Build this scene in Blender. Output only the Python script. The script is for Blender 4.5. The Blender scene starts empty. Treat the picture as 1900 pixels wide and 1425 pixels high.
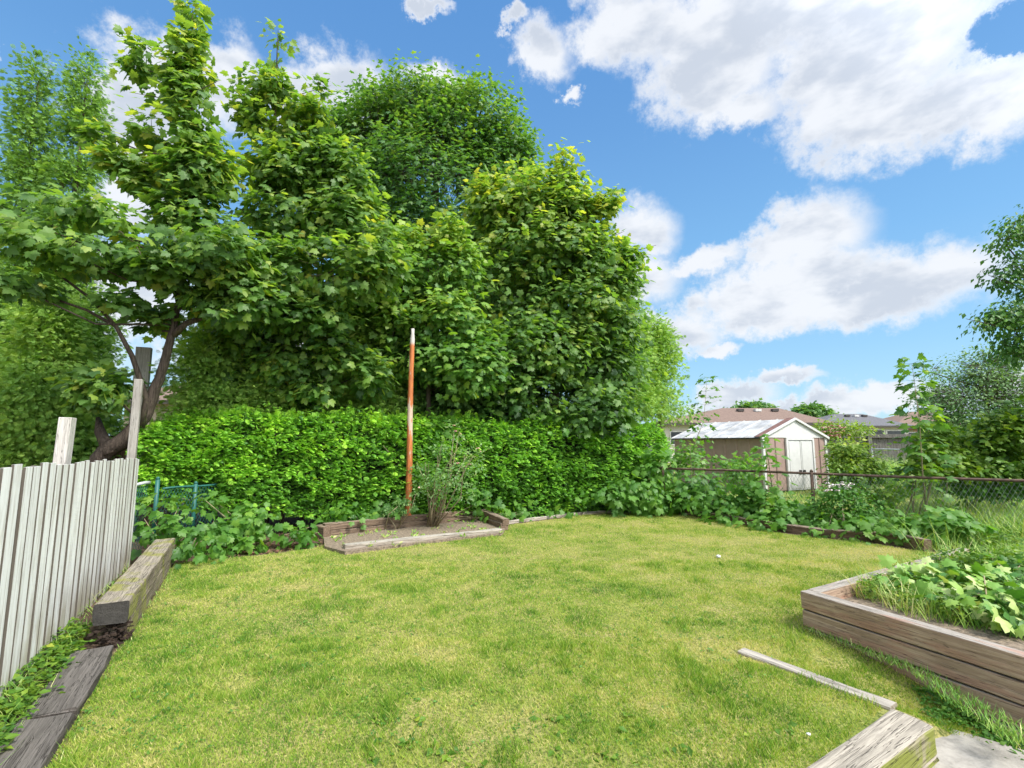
import bpy, math, random
import numpy as np
from mathutils import Vector, noise as mnoise
random.seed(7)
D = bpy.data; SC = bpy.context.scene; COL = SC.collection
PI = math.pi

# ------------------------------------------------------------------ camera, world, sun
F = 900.0; CX = 950.0; CY = 712.5; H = 1.6; PITCH = math.atan(107.5/900)
cam = D.cameras.new('camera'); camo = D.objects.new('camera', cam); COL.objects.link(camo)
camo.location = (0, 0, H); camo.rotation_euler = (PI/2 + PITCH, 0, 0)
cam.sensor_width = 36; cam.lens = 36*F/1900; cam.clip_start = .05; cam.clip_end = 3000
SC.camera = camo
SC.view_settings.view_transform = 'Standard'; SC.view_settings.look = 'None'
SC.cycles.max_bounces = 10; SC.cycles.diffuse_bounces = 6; SC.cycles.transmission_bounces = 8
SC.view_settings.gamma = 1; SC.view_settings.exposure = 1.55

SUN_EL = math.radians(52); SUN_AZ = math.radians(124)     # azimuth clockwise from +Y (view direction)
sd = D.lights.new('sun', 'SUN'); so = D.objects.new('sun', sd); COL.objects.link(so)
sd.energy = 1.7; sd.angle = math.radians(9); sd.color = (1, .95, .86)
sv = Vector((math.sin(SUN_AZ)*math.cos(SUN_EL), math.cos(SUN_AZ)*math.cos(SUN_EL), math.sin(SUN_EL)))
so.rotation_euler = sv.to_track_quat('Z', 'Y').to_euler(); so.location = sv*50

def ray(px, py):
    x = (px-CX)/F; u = -(py-CY)/F; c, s = math.cos(PITCH), math.sin(PITCH)
    return np.array([x, c-u*s, s+u*c])
def G(px, py, z=0.0):
    r = ray(px, py); t = (z-H)/r[2]; return np.array([r[0]*t, r[1]*t, z])
def A(px, py, Y):
    r = ray(px, py); t = Y/r[1]; return np.array([r[0]*t, Y, H+r[2]*t])

class NT:
    def __init__(s, tree): s.t = tree; s.t.nodes.clear()
    def n(s, typ, ins=None, **kw):
        n = s.t.nodes.new(typ)
        for k, v in kw.items(): setattr(n, k, v)
        if ins:
            for k, v in ins.items():
                if isinstance(v, tuple) and len(v) == 2 and hasattr(v[0], 'outputs'): s.t.links.new(v[0].outputs[v[1]], n.inputs[k])
                elif hasattr(v, 'outputs'): s.t.links.new(v.outputs[0], n.inputs[k])
                else: n.inputs[k].default_value = v
        return n
    def m(s, op, a, b=None, c=None, clamp=False):
        d = {0: a}
        if b is not None: d[1] = b
        if c is not None: d[2] = c
        n = s.n('ShaderNodeMath', d, operation=op); n.use_clamp = clamp; return n
    def v(s, op, a, b=None):
        d = {0: a}
        if b is not None: d[1] = b
        return s.n('ShaderNodeVectorMath', d, operation=op)
    def mix(s, f, a, b, blend='MIX'):
        n = s.t.nodes.new('ShaderNodeMix'); n.data_type = 'RGBA'; n.blend_type = blend
        for i, v in ((0, f), (6, a), (7, b)):
            if isinstance(v, tuple) and len(v) == 2 and hasattr(v[0], 'outputs'): s.t.links.new(v[0].outputs[v[1]], n.inputs[i])
            elif hasattr(v, 'outputs'): s.t.links.new(v.outputs[2] if v.bl_idname == 'ShaderNodeMix' else v.outputs[0], n.inputs[i])
            else: n.inputs[i].default_value = (*v, 1) if (isinstance(v, tuple) and len(v) == 3) else v
        return n
    def ss(s, x, lo, hi):
        return s.n('ShaderNodeMapRange', {0: x, 1: lo, 2: hi, 3: 0.0, 4: 1.0}, interpolation_type='SMOOTHSTEP')
def C(n): return (n, 2) if n.bl_idname == 'ShaderNodeMix' else n

def ramp0(t, fac, stops):
    n = t.n('ShaderNodeValToRGB', {0: fac}); cr = n.color_ramp
    while len(cr.elements) < len(stops): cr.elements.new(.5)
    for e, (p_, c_) in zip(cr.elements, stops): e.position = p_; e.color = (*c_, 1)
    return n
# ---- sky: Nishita plus cumulus laid out by compass direction
W = D.worlds.new('World'); SC.world = W; W.use_nodes = True
w = NT(W.node_tree)
sky = w.n('ShaderNodeTexSky', sky_type='NISHITA'); sky.sun_disc = False
sky.sun_elevation = SUN_EL; sky.sun_rotation = SUN_AZ
sky.air_density = 1.0; sky.dust_density = .6; sky.ozone_density = 2.0
tc = w.n('ShaderNodeTexCoord')
sep = w.n('ShaderNodeSeparateXYZ', {0: tc})
el = w.m('ARCSINE', (sep, 2)); az = w.m('ARCTAN2', (sep, 0), (sep, 1))
ae = w.n('ShaderNodeCombineXYZ', {0: az, 1: el, 2: 0.0})
nz1 = w.n('ShaderNodeTexNoise', {'Vector': tc, 'Scale': 7.0, 'Detail': 6.0, 'Roughness': .6})
nz2 = w.n('ShaderNodeTexNoise', {'Vector': w.v('SCALE', tc), 'Scale': 26.0, 'Detail': 9.0, 'Roughness': .68})
nz2.inputs['Vector'].links[0].from_node.inputs[3].default_value = 1.0
wv = w.v('SUBTRACT', (nz1, 1), (.5, .5, .5)); wv = w.v('MULTIPLY', wv, (.16, .10, 0.0))
wv2 = w.v('SUBTRACT', (nz2, 1), (.5, .5, .5)); wv2 = w.v('MULTIPLY', wv2, (.09, .07, 0.0))
p = w.v('ADD', w.v('ADD', ae, wv), wv2)
BL = [(1170,45,120,60),(1350,55,220,90),(1320,150,150,75),(1365,212,95,36),(1600,110,260,120),(1700,205,210,75),(1840,190,130,85),(1600,-20,320,80),(1560,190,110,80),
 (1010,100,62,45),(955,35,30,16),(1050,180,20,14),
 (1510,430,105,70),(1430,470,70,50),(1500,520,190,65),(1680,520,190,75),(1400,565,150,50),(1570,575,210,48),(1750,500,120,60),
 (1185,430,68,55),(1170,520,100,55),(1300,490,85,30),(1255,618,95,38),(1330,645,50,16),
 (1450,705,75,18),(1360,735,80,30),(1620,742,170,32),(1520,760,300,22),
 (190,180,60,75),(250,230,120,120),(340,150,140,70),(420,150,90,62),(250,360,120,70),(650,170,95,58),(600,220,90,60),(810,165,65,28),(-10,100,30,22),(790,0,40,14),
 (200,540,190,110),(600,650,300,90),(50,650,200,120),(1900,720,100,60)]
acc = None
for (bx, by, rx, ry) in BL:
    r0 = ray(bx, by); n0 = r0/np.linalg.norm(r0)
    a0 = math.atan2(n0[0], n0[1]); e0 = math.asin(n0[2])
    k = 1/(1+((bx-CX)/F)**2)
    ra = rx/F*k**.9; re = ry/F*k**.6
    q = w.v('SUBTRACT', p, (a0, e0, 0.0)); q = w.v('MULTIPLY', q, (1/ra, 1/re, 0.0))
    l = w.v('LENGTH', q); val = w.m('SUBTRACT', 1.0, (l, 1))
    acc = val if acc is None else w.m('SMOOTH_MAX', acc, val, .25)
hole = w.v('MULTIPLY', w.v('SUBTRACT', p, (math.atan2(*(ray(1845, 60)[:2])), math.asin((ray(1845, 60)/np.linalg.norm(ray(1845, 60)))[2]), 0.0)), (1/.055, 1/.035, 0.0))
hv = w.m('SUBTRACT', 1.0, (w.v('LENGTH', hole), 1)); hv = w.m('MAXIMUM', hv, 0.0)
acc = w.m('SUBTRACT', acc, w.m('MULTIPLY', hv, 1.6))
# unseen clouds in the rest of the sky, cover raised to add fill light
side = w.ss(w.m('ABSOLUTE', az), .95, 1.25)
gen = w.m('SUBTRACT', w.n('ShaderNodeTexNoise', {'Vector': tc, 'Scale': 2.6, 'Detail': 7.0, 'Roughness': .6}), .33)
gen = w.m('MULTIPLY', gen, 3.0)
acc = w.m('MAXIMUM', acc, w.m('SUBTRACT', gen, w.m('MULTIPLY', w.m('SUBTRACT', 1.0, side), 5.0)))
fb = w.m('ADD', w.m('MULTIPLY', w.m('SUBTRACT', nz2, .5), 1.0), w.m('MULTIPLY', w.m('SUBTRACT', nz1, .5), 1.0))
dens = w.m('ADD', acc, fb)
mask = w.ss(dens, -.26, .48)
# shading inside the cloud: bright billows, lavender grey hollows
nz3 = w.n('ShaderNodeTexNoise', {'Vector': w.v('MULTIPLY', tc, (1.0, 1.0, 2.2)), 'Scale': 5.5, 'Detail': 5.0, 'Roughness': .55})
deep = w.ss(dens, .12, .6)
shade = w.m('MULTIPLY', deep, w.ss(nz3, .43, .60))
ccol = w.mix(shade, (.92, .95, 1.0), (.64, .70, .80))
skyc = w.n('ShaderNodeHueSaturation', {'Saturation': 1.0, 'Value': 1.0, 'Color': sky})
skys = w.v('SCALE', skyc); skys.inputs[3].default_value = .10
skyt = w.v('MULTIPLY', skys, (.74, .95, .98))
tgt = ramp0(w, w.ss(el, -.05, .95), [(0, (.125, .19, .25)), (.12, (.088, .165, .245)), (.35, (.060, .138, .24)), (.7, (.040, .104, .215)), (1, (.028, .085, .20))])
skyh = w.v('SCALE', C(w.mix(.8, skyt, tgt))); skyh.inputs[3].default_value = 1.13
# cloud towards the sun brightened as added fill light on the foliage
sdot = w.v('DOT_PRODUCT', tc, tuple(sv)); fill_glow = w.m('MULTIPLY_ADD', w.ss((sdot, 1), .42, .95), 2.4, 1.0)
cl = w.v('SCALE', C(ccol)); w.t.links.new(w.m('MULTIPLY', fill_glow, .345).outputs[0], cl.inputs[3])
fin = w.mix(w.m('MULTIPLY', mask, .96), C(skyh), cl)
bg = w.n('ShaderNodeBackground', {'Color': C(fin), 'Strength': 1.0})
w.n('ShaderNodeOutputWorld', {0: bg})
W.cycles.sampling_method = 'MANUAL'; W.cycles.sample_map_resolution = 512

# ------------------------------------------------------------------ helpers
def vnoise(P, seed=0):
    P = np.asarray(P, float); I = np.floor(P).astype(np.int64); f = P-I; f = f*f*(3-2*f)
    out = np.zeros(len(P))
    for dx in (0, 1):
        for dy in (0, 1):
            for dz in (0, 1):
                a = (I[:, 0]+dx)*374761393+(I[:, 1]+dy)*668265263+(I[:, 2]+dz)*2147483647+seed*144665
                a = a & 0xffffffff; a = ((a ^ (a >> 13))*1274126177) & 0xffffffff; a = (a ^ (a >> 16)) & 0xffffff
                wgt = (f[:, 0] if dx else 1-f[:, 0])*(f[:, 1] if dy else 1-f[:, 1])*(f[:, 2] if dz else 1-f[:, 2])
                out += wgt*a/0xffffff
    return out
def fbm(P, s=1.0, seed=0, o=3):
    P = np.asarray(P, float)*s; r = 0; a = .5; t = 0
    for i in range(o): r = r+a*vnoise(P, seed+i*17); t += a; a *= .5; P = P*2.03+11.3
    return r/t
def tag(o, label=None, cat=None, group=None, kind=None):
    if label: o['label'] = label
    if cat: o['category'] = cat
    if group: o['group'] = group
    if kind: o['kind'] = kind
    return o
def empty(name, loc, label, cat, group=None):
    o = D.objects.new(name, None); o.empty_display_size = .1; o.location = [float(c) for c in loc]; COL.objects.link(o)
    return tag(o, label, cat, group)
def link(name, me, m, parent=None, smooth=False):
    """geometry is given in world space; it is re-based on the parent's location"""
    if m is not None: me.materials.append(m)
    o = D.objects.new(name, me); COL.objects.link(o)
    me.shade_smooth() if smooth else me.shade_flat()
    if parent is not None:
        off = Vector((0, 0, 0)); q = parent
        while q is not None: off += q.location; q = q.parent
        o.parent = parent; o.location = -off
    return o
def trimesh(name, V, T, m, parent=None, attr=None, smooth=False):
    me = D.meshes.new(name); V = np.asarray(V, np.float32); T = np.asarray(T, np.int32)
    me.vertices.add(len(V)); me.vertices.foreach_set('co', V.ravel())
    k = T.shape[1]
    me.loops.add(T.size); me.loops.foreach_set('vertex_index', T.ravel())
    me.polygons.add(len(T)); me.polygons.foreach_set('loop_start', np.arange(len(T), dtype=np.int32)*k)
    if attr is not None:
        a = me.attributes.new('v', 'FLOAT', 'POINT'); a.data.foreach_set('value', np.asarray(attr, np.float32))
    me.update(); me.validate()
    return link(name, me, m, parent, smooth)
def pymesh(name, V, Fc, m, parent=None, smooth=False):
    me = D.meshes.new(name); me.from_pydata([tuple(map(float, v)) for v in V], [], Fc); me.update()
    return link(name, me, m, parent, smooth)
class MB:
    def __init__(s): s.V = []; s.F = []; s.M = []
    def mark(s): s.M.append((len(s.V), len(s.F)))
    def build_each(s, name, m, parent=None, smooth=False):
        e = s.M[1:]+[(len(s.V), len(s.F))]
        for (v0, f0), (v1, f1) in zip(s.M, e): pymesh(name, s.V[v0:v1], [tuple(i-v0 for i in f) for f in s.F[f0:f1]], m, parent, smooth)
    def box(s, c, size, rz=0, tilt=None):
        s.mark()
        c = np.array(c, float); hx, hy, hz = [v/2 for v in size]; n = len(s.V); ca, sa = math.cos(rz), math.sin(rz)
        for dz in (-hz, hz):
            for dx, dy in ((-hx, -hy), (hx, -hy), (hx, hy), (-hx, hy)):
                s.V.append((c[0]+dx*ca-dy*sa, c[1]+dx*sa+dy*ca, c[2]+dz))
        s.F += [(n, n+3, n+2, n+1), (n+4, n+5, n+6, n+7)]+[(n+i, n+(i+1) % 4, n+4+(i+1) % 4, n+4+i) for i in range(4)]
    def prism(s, quad0, quad1):
        s.mark()
        n = len(s.V); k = len(quad0); s.V += [tuple(v) for v in quad0]+[tuple(v) for v in quad1]
        s.F += [tuple(range(n+k-1, n-1, -1)), tuple(range(n+k, n+2*k))]+[(n+i, n+(i+1) % k, n+k+(i+1) % k, n+k+i) for i in range(k)]
    def tube(s, pts, rad, k=8, jit=0):
        s.mark()
        pts = [np.array(p, float) for p in pts]; n = len(s.V); rad = rad if hasattr(rad, '__len__') else [rad]*len(pts)
        for i, pnt in enumerate(pts):
            d = pts[min(i+1, len(pts)-1)]-pts[max(i-1, 0)]; d = d/np.linalg.norm(d)
            a = np.cross(d, (0.13, .97, .21)); a /= np.linalg.norm(a); b = np.cross(d, a)
            for j in range(k):
                t = 2*PI*j/k; r = rad[i]*(1+jit*(random.random()-.5)); s.V.append(tuple(pnt+(a*math.cos(t)+b*math.sin(t))*r))
        for i in range(len(pts)-1):
            for j in range(k):
                s.F.append((n+i*k+j, n+i*k+(j+1) % k, n+(i+1)*k+(j+1) % k, n+(i+1)*k+j))
        s.F.append(tuple(n+j for j in range(k))[::-1]); s.F.append(tuple(n+(len(pts)-1)*k+j for j in range(k)))
    def build(s, name, m, parent=None, smooth=False): return pymesh(name, s.V, s.F, m, parent, smooth)
def segs(P0, P1, r0, r1, k=3):
    P0 = np.asarray(P0, float); P1 = np.asarray(P1, float); n = len(P0)
    r0 = np.broadcast_to(r0, n); r1 = np.broadcast_to(r1, n)
    d = P1-P0; d /= np.maximum(np.linalg.norm(d, axis=1, keepdims=True), 1e-6)
    ref = np.where(np.abs(d[:, 2:3]) < .8, np.array([[0, 0, 1.]]), np.array([[1., 0, 0]]))
    a = np.cross(d, ref); a /= np.linalg.norm(a, axis=1, keepdims=True); b = np.cross(d, a)
    V = np.zeros((n, 2*k, 3)); Q = []
    for j in range(k):
        t = 2*PI*j/k; o = a*math.cos(t)+b*math.sin(t)
        V[:, j] = P0+o*r0[:, None]; V[:, k+j] = P1+o*r1[:, None]; Q.append((j, (j+1) % k, k+(j+1) % k, k+j))
    Q = np.array(Q); T = (np.arange(n)[:, None, None]*2*k+Q[None]).reshape(-1, 4)
    return V.reshape(-1, 3), T

# ------------------------------------------------------------------ leaf templates (y = towards the tip, z = normal)
def fan(out, c=(0, .35), droop=.22, fold=.0):
    V = [(c[0], c[1], .03)]+[(x, y, -droop*(x*x+max(y-.3, 0)**2)+fold*abs(x)) for x, y in out]
    n = len(out); return np.array(V), np.array([(0, 1+i, 1+(i+1) % n) for i in range(n)])
half = [(.0, .0), (.2, -.1), (.46, -.06), (.38, .12), (.62, .34), (.44, .38), (.5, .62), (.25, .56), (.2, .74)]
MAPLE = fan([(x, y) for x, y in half]+[(0, 1.02)]+[(-x, y) for x, y in half[:0:-1]])
halfl = [(.0, .0), (.42, -.05), (.34, .14), (.58, .48), (.22, .52)]
MAPLEL = fan([(x, y) for x, y in halfl]+[(0, 1.0)]+[(-x, y) for x, y in halfl[:0:-1]])
OVATE = (np.array([(0, 0, 0), (.2, .4, .06), (0, 1, -.12), (-.2, .4, .06), (0, .45, 0)]), np.array([(0, 1, 4), (1, 2, 4), (2, 3, 4), (3, 0, 4)]))
ROUND = fan([(0, 0), (.26, .18), (.34, .5), (.2, .84), (0, 1), (-.2, .84), (-.34, .5), (-.26, .18)], c=(0, .5), droop=.15, fold=.15)
def thuja():
    V = []; T = []
    def lance(b, d, L, wd, z):
        px, py = -d[1], d[0]; n = len(V)
        V.extend([(b[0], b[1], z), (b[0]+d[0]*L*.5+px*wd, b[1]+d[1]*L*.5+py*wd, z+.03), (b[0]+d[0]*L, b[1]+d[1]*L, z-.06), (b[0]+d[0]*L*.5-px*wd, b[1]+d[1]*L*.5-py*wd, z-.03)])
        T.extend([(n, n+1, n+2), (n, n+2, n+3)])
    lance((0, 0), (0, 1), 1.0, .05, 0)
    for i, (y, L) in enumerate(((.12, .5), (.3, .52), (.48, .42), (.66, .3))):
        for sgn in (-1, 1):
            a = math.radians(42+6*i); lance((0, y), (sgn*math.sin(a), math.cos(a)), L, .06, .02*sgn)
    return np.array(V, float), np.array(T)
THUJA = thuja()
BLADE = (np.array([(-.06, 0, 0), (.06, 0, 0), (-.045, .5, .04), (.045, .5, .04), (0, 1, .16)]), np.array([(0, 1, 3), (0, 3, 2), (2, 3, 4)]))

def frames(axis, nor):
    y = axis/np.maximum(np.linalg.norm(axis, axis=1, keepdims=True), 1e-6)
    x = np.cross(y, nor); x /= np.maximum(np.linalg.norm(x, axis=1, keepdims=True), 1e-6)
    z = np.cross(x, y); return np.stack([x, y, z], axis=2)
def scatter(name, tmpl, pos, axis, nor, size, v, m, parent=None, wide=1.0):
    tv, tt = tmpl; tv = tv*np.array([wide, 1, 1]); R = frames(axis, nor); n = len(pos)
    V = np.einsum('nij,kj->nki', R, tv)*np.asarray(size).reshape(-1, 1, 1)+pos[:, None, :]
    T = (np.arange(n)[:, None, None]*len(tv)+tt[None]).reshape(-1, 3)
    return trimesh(name, V.reshape(-1, 3), T, m, parent, np.repeat(v, len(tv)))

# ------------------------------------------------------------------ materials
def newmat(name):
    m = D.materials.new(name); m.use_nodes = True; return m, NT(m.node_tree)
def ramp(t, fac, stops):
    n = t.n('ShaderNodeValToRGB', {0: fac}); cr = n.color_ramp
    while len(cr.elements) < len(stops): cr.elements.new(.5)
    for e, (p_, c_) in zip(cr.elements, stops): e.position = p_; e.color = (*c_, 1)
    return n
def leafmat(name, cols, trans=.5, rough=.5, spec=.5):
    m, t = newmat(name)
    at = t.n('ShaderNodeAttribute', attribute_name='v')
    c = ramp(t, (at, 2), [(i/(len(cols)-1), c_) for i, c_ in enumerate(cols)])
    geo = t.n('ShaderNodeNewGeometry')
    # the underside of a leaf is paler and duller
    under = t.mix((geo, 6), (1, 1, 1), (1.25, 1.25, 1.35))
    cc = t.mix(1.0, c, C(under), 'MULTIPLY')
    pb = t.n('ShaderNodeBsdfPrincipled', {'Base Color': C(cc), 'Roughness': rough, 'Specular IOR Level': spec})
    tcol = t.mix(1.0, c, (1.55, 1.5, .55), 'MULTIPLY')
    tr = t.n('ShaderNodeBsdfTranslucent', {'Color': C(tcol)})
    mx = t.n('ShaderNodeMixShader', {0: trans, 1: pb, 2: tr}); t.n('ShaderNodeOutputMaterial', {0: mx}); return m
def plain(name, col, rough=.6, var=.25, scale=6, metal=0, bump=.0, vec=(1, 1, 1), col2=None):
    m, t = newmat(name); tc_ = t.n('ShaderNodeTexCoord'); mp = t.v('MULTIPLY', (tc_, 3), vec)
    nz = t.n('ShaderNodeTexNoise', {'Vector': mp, 'Scale': scale, 'Detail': 8.0, 'Roughness': .65})
    c2 = col2 or tuple(c*(1-var*1.6) for c in col)
    cc = t.mix(t.ss(nz, .35, .68), col, c2)
    pb = t.n('ShaderNodeBsdfPrincipled', {'Base Color': C(cc), 'Roughness': rough, 'Metallic': metal})
    if bump:
        b = t.n('ShaderNodeBump', {'Height': nz, 'Strength': bump, 'Distance': .02}); t.t.links.new(b.outputs[0], pb.inputs['Normal'])
    t.n('ShaderNodeOutputMaterial', {0: pb}); return m
def wood(name, light, dark, crack=(.02, .016, .012), top=None, moss=None, mossamt=.0, rot=0, crk=.5, axis='x', stain=None, mside=False):
    m, t = newmat(name); tc_ = t.n('ShaderNodeTexCoord')
    sc = {'x': (1.2, 22, 22), 'z': (22, 22, 1.0)}[axis]
    v1 = t.v('MULTIPLY', (tc_, 3), sc)
    g = t.n('ShaderNodeTexNoise', {'Vector': v1, 'Scale': 2.2, 'Detail': 8.0, 'Roughness': .7, 'Distortion': .4})
    g2 = t.n('ShaderNodeTexNoise', {'Vector': (tc_, 3), 'Scale': 3.0, 'Detail': 5.0, 'Roughness': .6})
    v3 = t.v('MULTIPLY', (tc_, 3), {'x': (.8, 24, 24), 'z': (24, 24, .8)}[axis])
    ck = t.n('ShaderNodeTexNoise', {'Vector': v3, 'Scale': 2.0, 'Detail': 3.0, 'Roughness': .5, 'Distortion': .8})
    c = t.mix(t.ss(g, .34, .66), dark, light)
    c = t.mix(t.m('MULTIPLY', t.ss(g2, .45, .7), .55), C(c), dark)
    geo = t.n('ShaderNodeNewGeometry')
    if top:
        sp = t.n('ShaderNodeSeparateXYZ', {0: (geo, 1)})
        tp = t.mix(t.ss(g, .34, .66), tuple(x*.55 for x in top), top)
        c = t.mix(t.m('MULTIPLY', t.ss((sp, 2), .45, .8), .92), C(c), C(tp))
    if stain:
        g3 = t.n('ShaderNodeTexNoise', {'Vector': t.v('MULTIPLY', (tc_, 3), (1.5, 8, 8)), 'Scale': 1.6, 'Detail': 5.0})
        c = t.mix(t.m('MULTIPLY', t.ss(g3, .52, .62), .6), C(c), stain)
    if moss:
        g4 = t.n('ShaderNodeTexNoise', {'Vector': (tc_, 3), 'Scale': 4.5, 'Detail': 7.0, 'Roughness': .65})
        mf = t.m('MULTIPLY', t.ss(g4, .62-mossamt*.3, .74-mossamt*.3), .85)
        if mside:
            sp2 = t.n('ShaderNodeSeparateXYZ', {0: (geo, 1)}); mf = t.m('MULTIPLY', mf, t.m('SUBTRACT', 1.0, t.ss((sp2, 2), .3, .7)))
        c = t.mix(mf, C(c), moss)
    ckm = t.ss(t.m('ABSOLUTE', t.m('SUBTRACT', ck, .5)), .0, .018)
    inv = t.m('MULTIPLY', t.m('SUBTRACT', 1.0, ckm), crk)
    c = t.mix(inv, C(c), crack)
    pb = t.n('ShaderNodeBsdfPrincipled', {'Base Color': C(c), 'Roughness': .85, 'Specular IOR Level': .25})
    hgt = t.m('SUBTRACT', t.m('MULTIPLY', g, .6), t.m('MULTIPLY', inv, .8))
    b = t.n('ShaderNodeBump', {'Height': hgt, 'Strength': .7, 'Distance': .012}); t.t.links.new(b.outputs[0], pb.inputs['Normal'])
    t.n('ShaderNodeOutputMaterial', {0: pb}); return m

M = {}
M['maple'] = leafmat('maple_leaf', [(0.05, 0.12, 0.04), (0.1, 0.215, 0.05), (0.155, 0.295, 0.058), (0.29, 0.41, 0.07), (0.5, 0.5, 0.09)])
M['maple_d'] = leafmat('maple_leaf_dark', [(0.036, 0.105, 0.038), (0.066, 0.175, 0.046), (0.105, 0.24, 0.054), (0.19, 0.33, 0.06), (0.28, 0.38, 0.07)], trans=.46)
M['maple_y'] = leafmat('maple_leaf_young', [(0.05, 0.14, 0.035), (0.09, 0.22, 0.04), (0.17, 0.33, 0.05), (0.31, 0.44, 0.06), (0.5, 0.52, 0.08)], trans=.4)
M['under'] = leafmat('seedling_leaf', [(0.055, 0.15, 0.032), (0.09, 0.235, 0.038), (0.145, 0.31, 0.046), (0.26, 0.42, 0.06)], trans=.46)
M['cedar'] = leafmat('cedar_spray', [(0.065, 0.15, 0.036), (0.125, 0.26, 0.045), (0.205, 0.375, 0.062), (0.34, 0.49, 0.09)], trans=.35, rough=.55)
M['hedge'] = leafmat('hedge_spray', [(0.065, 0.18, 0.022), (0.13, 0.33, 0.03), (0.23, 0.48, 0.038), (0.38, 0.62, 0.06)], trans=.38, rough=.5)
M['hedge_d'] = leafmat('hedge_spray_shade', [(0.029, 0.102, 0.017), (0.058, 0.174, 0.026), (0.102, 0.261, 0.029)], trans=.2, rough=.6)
M['plum'] = leafmat('plum_leaf', [(0.043, 0.116, 0.043), (0.080, 0.189, 0.058), (0.131, 0.261, 0.087), (0.232, 0.362, 0.131)], trans=.3)
M['cherry'] = leafmat('cherry_leaf', [(0.029, 0.102, 0.026), (0.058, 0.174, 0.029), (0.116, 0.261, 0.043), (0.217, 0.362, 0.072)], trans=.35)
M['rose'] = leafmat('rose_leaf', [(0.05, 0.14, 0.045), (0.1, 0.23, 0.07), (0.18, 0.33, 0.11), (0.3, 0.45, 0.16), (0.45, 0.36, 0.18)], trans=.46)
M['lime'] = leafmat('lime_leaf', [(.05, .14, .02), (.10, .22, .02), (.2, .32, .03), (.36, .42, .05)], trans=.35)
M['wilt'] = leafmat('wilting_leaf', [(0.055, 0.17, 0.022), (0.11, 0.27, 0.03), (0.22, 0.38, 0.055), (0.42, 0.52, 0.18), (0.54, 0.6, 0.3)], trans=.2, rough=.5)
M['grass'] = leafmat('grass_blade', [(0.062, 0.155, 0.022), (0.125, 0.265, 0.027), (0.23, 0.36, 0.04), (0.37, 0.44, 0.075), (0.58, 0.52, 0.22)], trans=.3, rough=.6, spec=.25)
M['tall'] = leafmat('tall_grass_blade', [(0.072, 0.189, 0.029), (0.145, 0.304, 0.043), (0.290, 0.435, 0.087), (0.609, 0.580, 0.261)], trans=.3, rough=.6)
M['white_flower'] = plain('white_petal', (.8, .72, .7), .5)
M['red_flower'] = plain('red_petal', (.62, .03, .05), .5)
M['orange_flower'] = plain('orange_petal', (.7, .12, .03), .5)
M['pink_flower'] = plain('pink_petal', (.78, .45, .42), .5)
M['bark'] = wood('bark', (.15, .115, .09), (.05, .038, .03), axis='z', crk=.5, moss=(.16, .17, .06), mossamt=.1)
M['twig'] = plain('twig', (.14, .11, .08), .8)
M['stem'] = plain('green_stem', (.16, .22, .08), .7)
M['drystem'] = plain('dry_stem', (.34, .28, .17), .8)
M['tie'] = wood('old_tie', (.31, .255, .195), (.13, .105, .078), top=(.37, .325, .26), moss=(.24, .24, .06), mossamt=.45, crk=.8)
M['tie_end'] = plain('shaded_end', (.055, .05, .045), .9, bump=.8, scale=14)  # near end of the top tie: its shade is put into the colour
M['tie_dark'] = wood('dark_tie', (.13, .112, .098), (.045, .038, .033), top=(.165, .148, .132), crk=.8)
M['rot'] = plain('rotten_wood', (.05, .03, .02), .95, bump=1.0, scale=22)
M['plank'] = wood('bed_plank', (.50, .37, .275), (.30, .205, .145), top=(.42, .385, .34), stain=(.40, .225, .165), crk=.6)
M['pale'] = wood('pale_timber', (.46, .41, .34), (.25, .21, .17), top=(.48, .44, .38), crk=.8)
M['brownlog'] = wood('brown_log', (.27, .19, .13), (.12, .085, .06), top=(.32, .25, .19), crk=.7)
M['border'] = wood('border_timber', (.22, .14, .10), (.09, .06, .045), top=(.30, .24, .18), crk=.7)
M['moss_tie'] = wood('mossy_timber', (.34, .31, .20), (.16, .14, .08), top=(.47, .42, .35), moss=(.20, .23, .03), mossamt=.7, crk=.8, mside=True)
M['post_w'] = wood('bleached_post', (.66, .63, .58), (.42, .39, .35), axis='z', crk=.6)
M['post_g'] = wood('grey_post', (.42, .40, .36), (.27, .25, .22), axis='z', crk=.5)
M['brown_fence'] = wood('brown_board', (.26, .16, .11), (.13, .08, .06), axis='z', crk=.4)
M['grey_fence'] = wood('grey_board', (.20, .19, .18), (.09, .085, .08), axis='z', crk=.8)
M['concrete'] = plain('concrete', (.40, .37, .33), .9, bump=.5, scale=9, vec=(1, 1, 1))
M['rust'] = plain('rusty_pipe', (.16, .10, .075), .75, var=.4, scale=14, metal=.2)
M['galv'] = plain('galvanised_wire', (.32, .36, .36), .5, metal=.4)
M['greenwire'] = plain('green_coated_wire', (.02, .13, .11), .5)
M['greypipe'] = plain('pale_pipe', (.55, .58, .6), .45)
M['shed_wall'] = plain('tan_metal_panel', (.37, .26, .225), .55, var=.12, scale=3)
M['shed_roof'] = plain('white_metal_roof', (.58, .58, .57), .45, var=.28, scale=2.5, vec=(1, 1, .3))
M['shed_white'] = plain('white_metal', (.66, .66, .655), .45, var=.06)
M['shed_trim'] = plain('brown_trim', (.24, .12, .09), .6)
M['black'] = plain('black_metal', (.03, .03, .03), .5)
M['stucco'] = plain('pale_stucco', (.66, .63, .57), .9, var=.08)
M['beige'] = plain('beige_brick', (.48, .40, .33), .9, var=.15)
M['salmon'] = plain('salmon_brick', (.42, .22, .17), .9, var=.15)
M['glass'] = plain('window_glass', (.05, .06, .07), .12)
M['frame_w'] = plain('white_frame', (.75, .75, .73), .5)
M['fascia'] = plain('dark_fascia', (.07, .06, .055), .6)
M['cable'] = plain('cable', (.5, .5, .5), .6)
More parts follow.
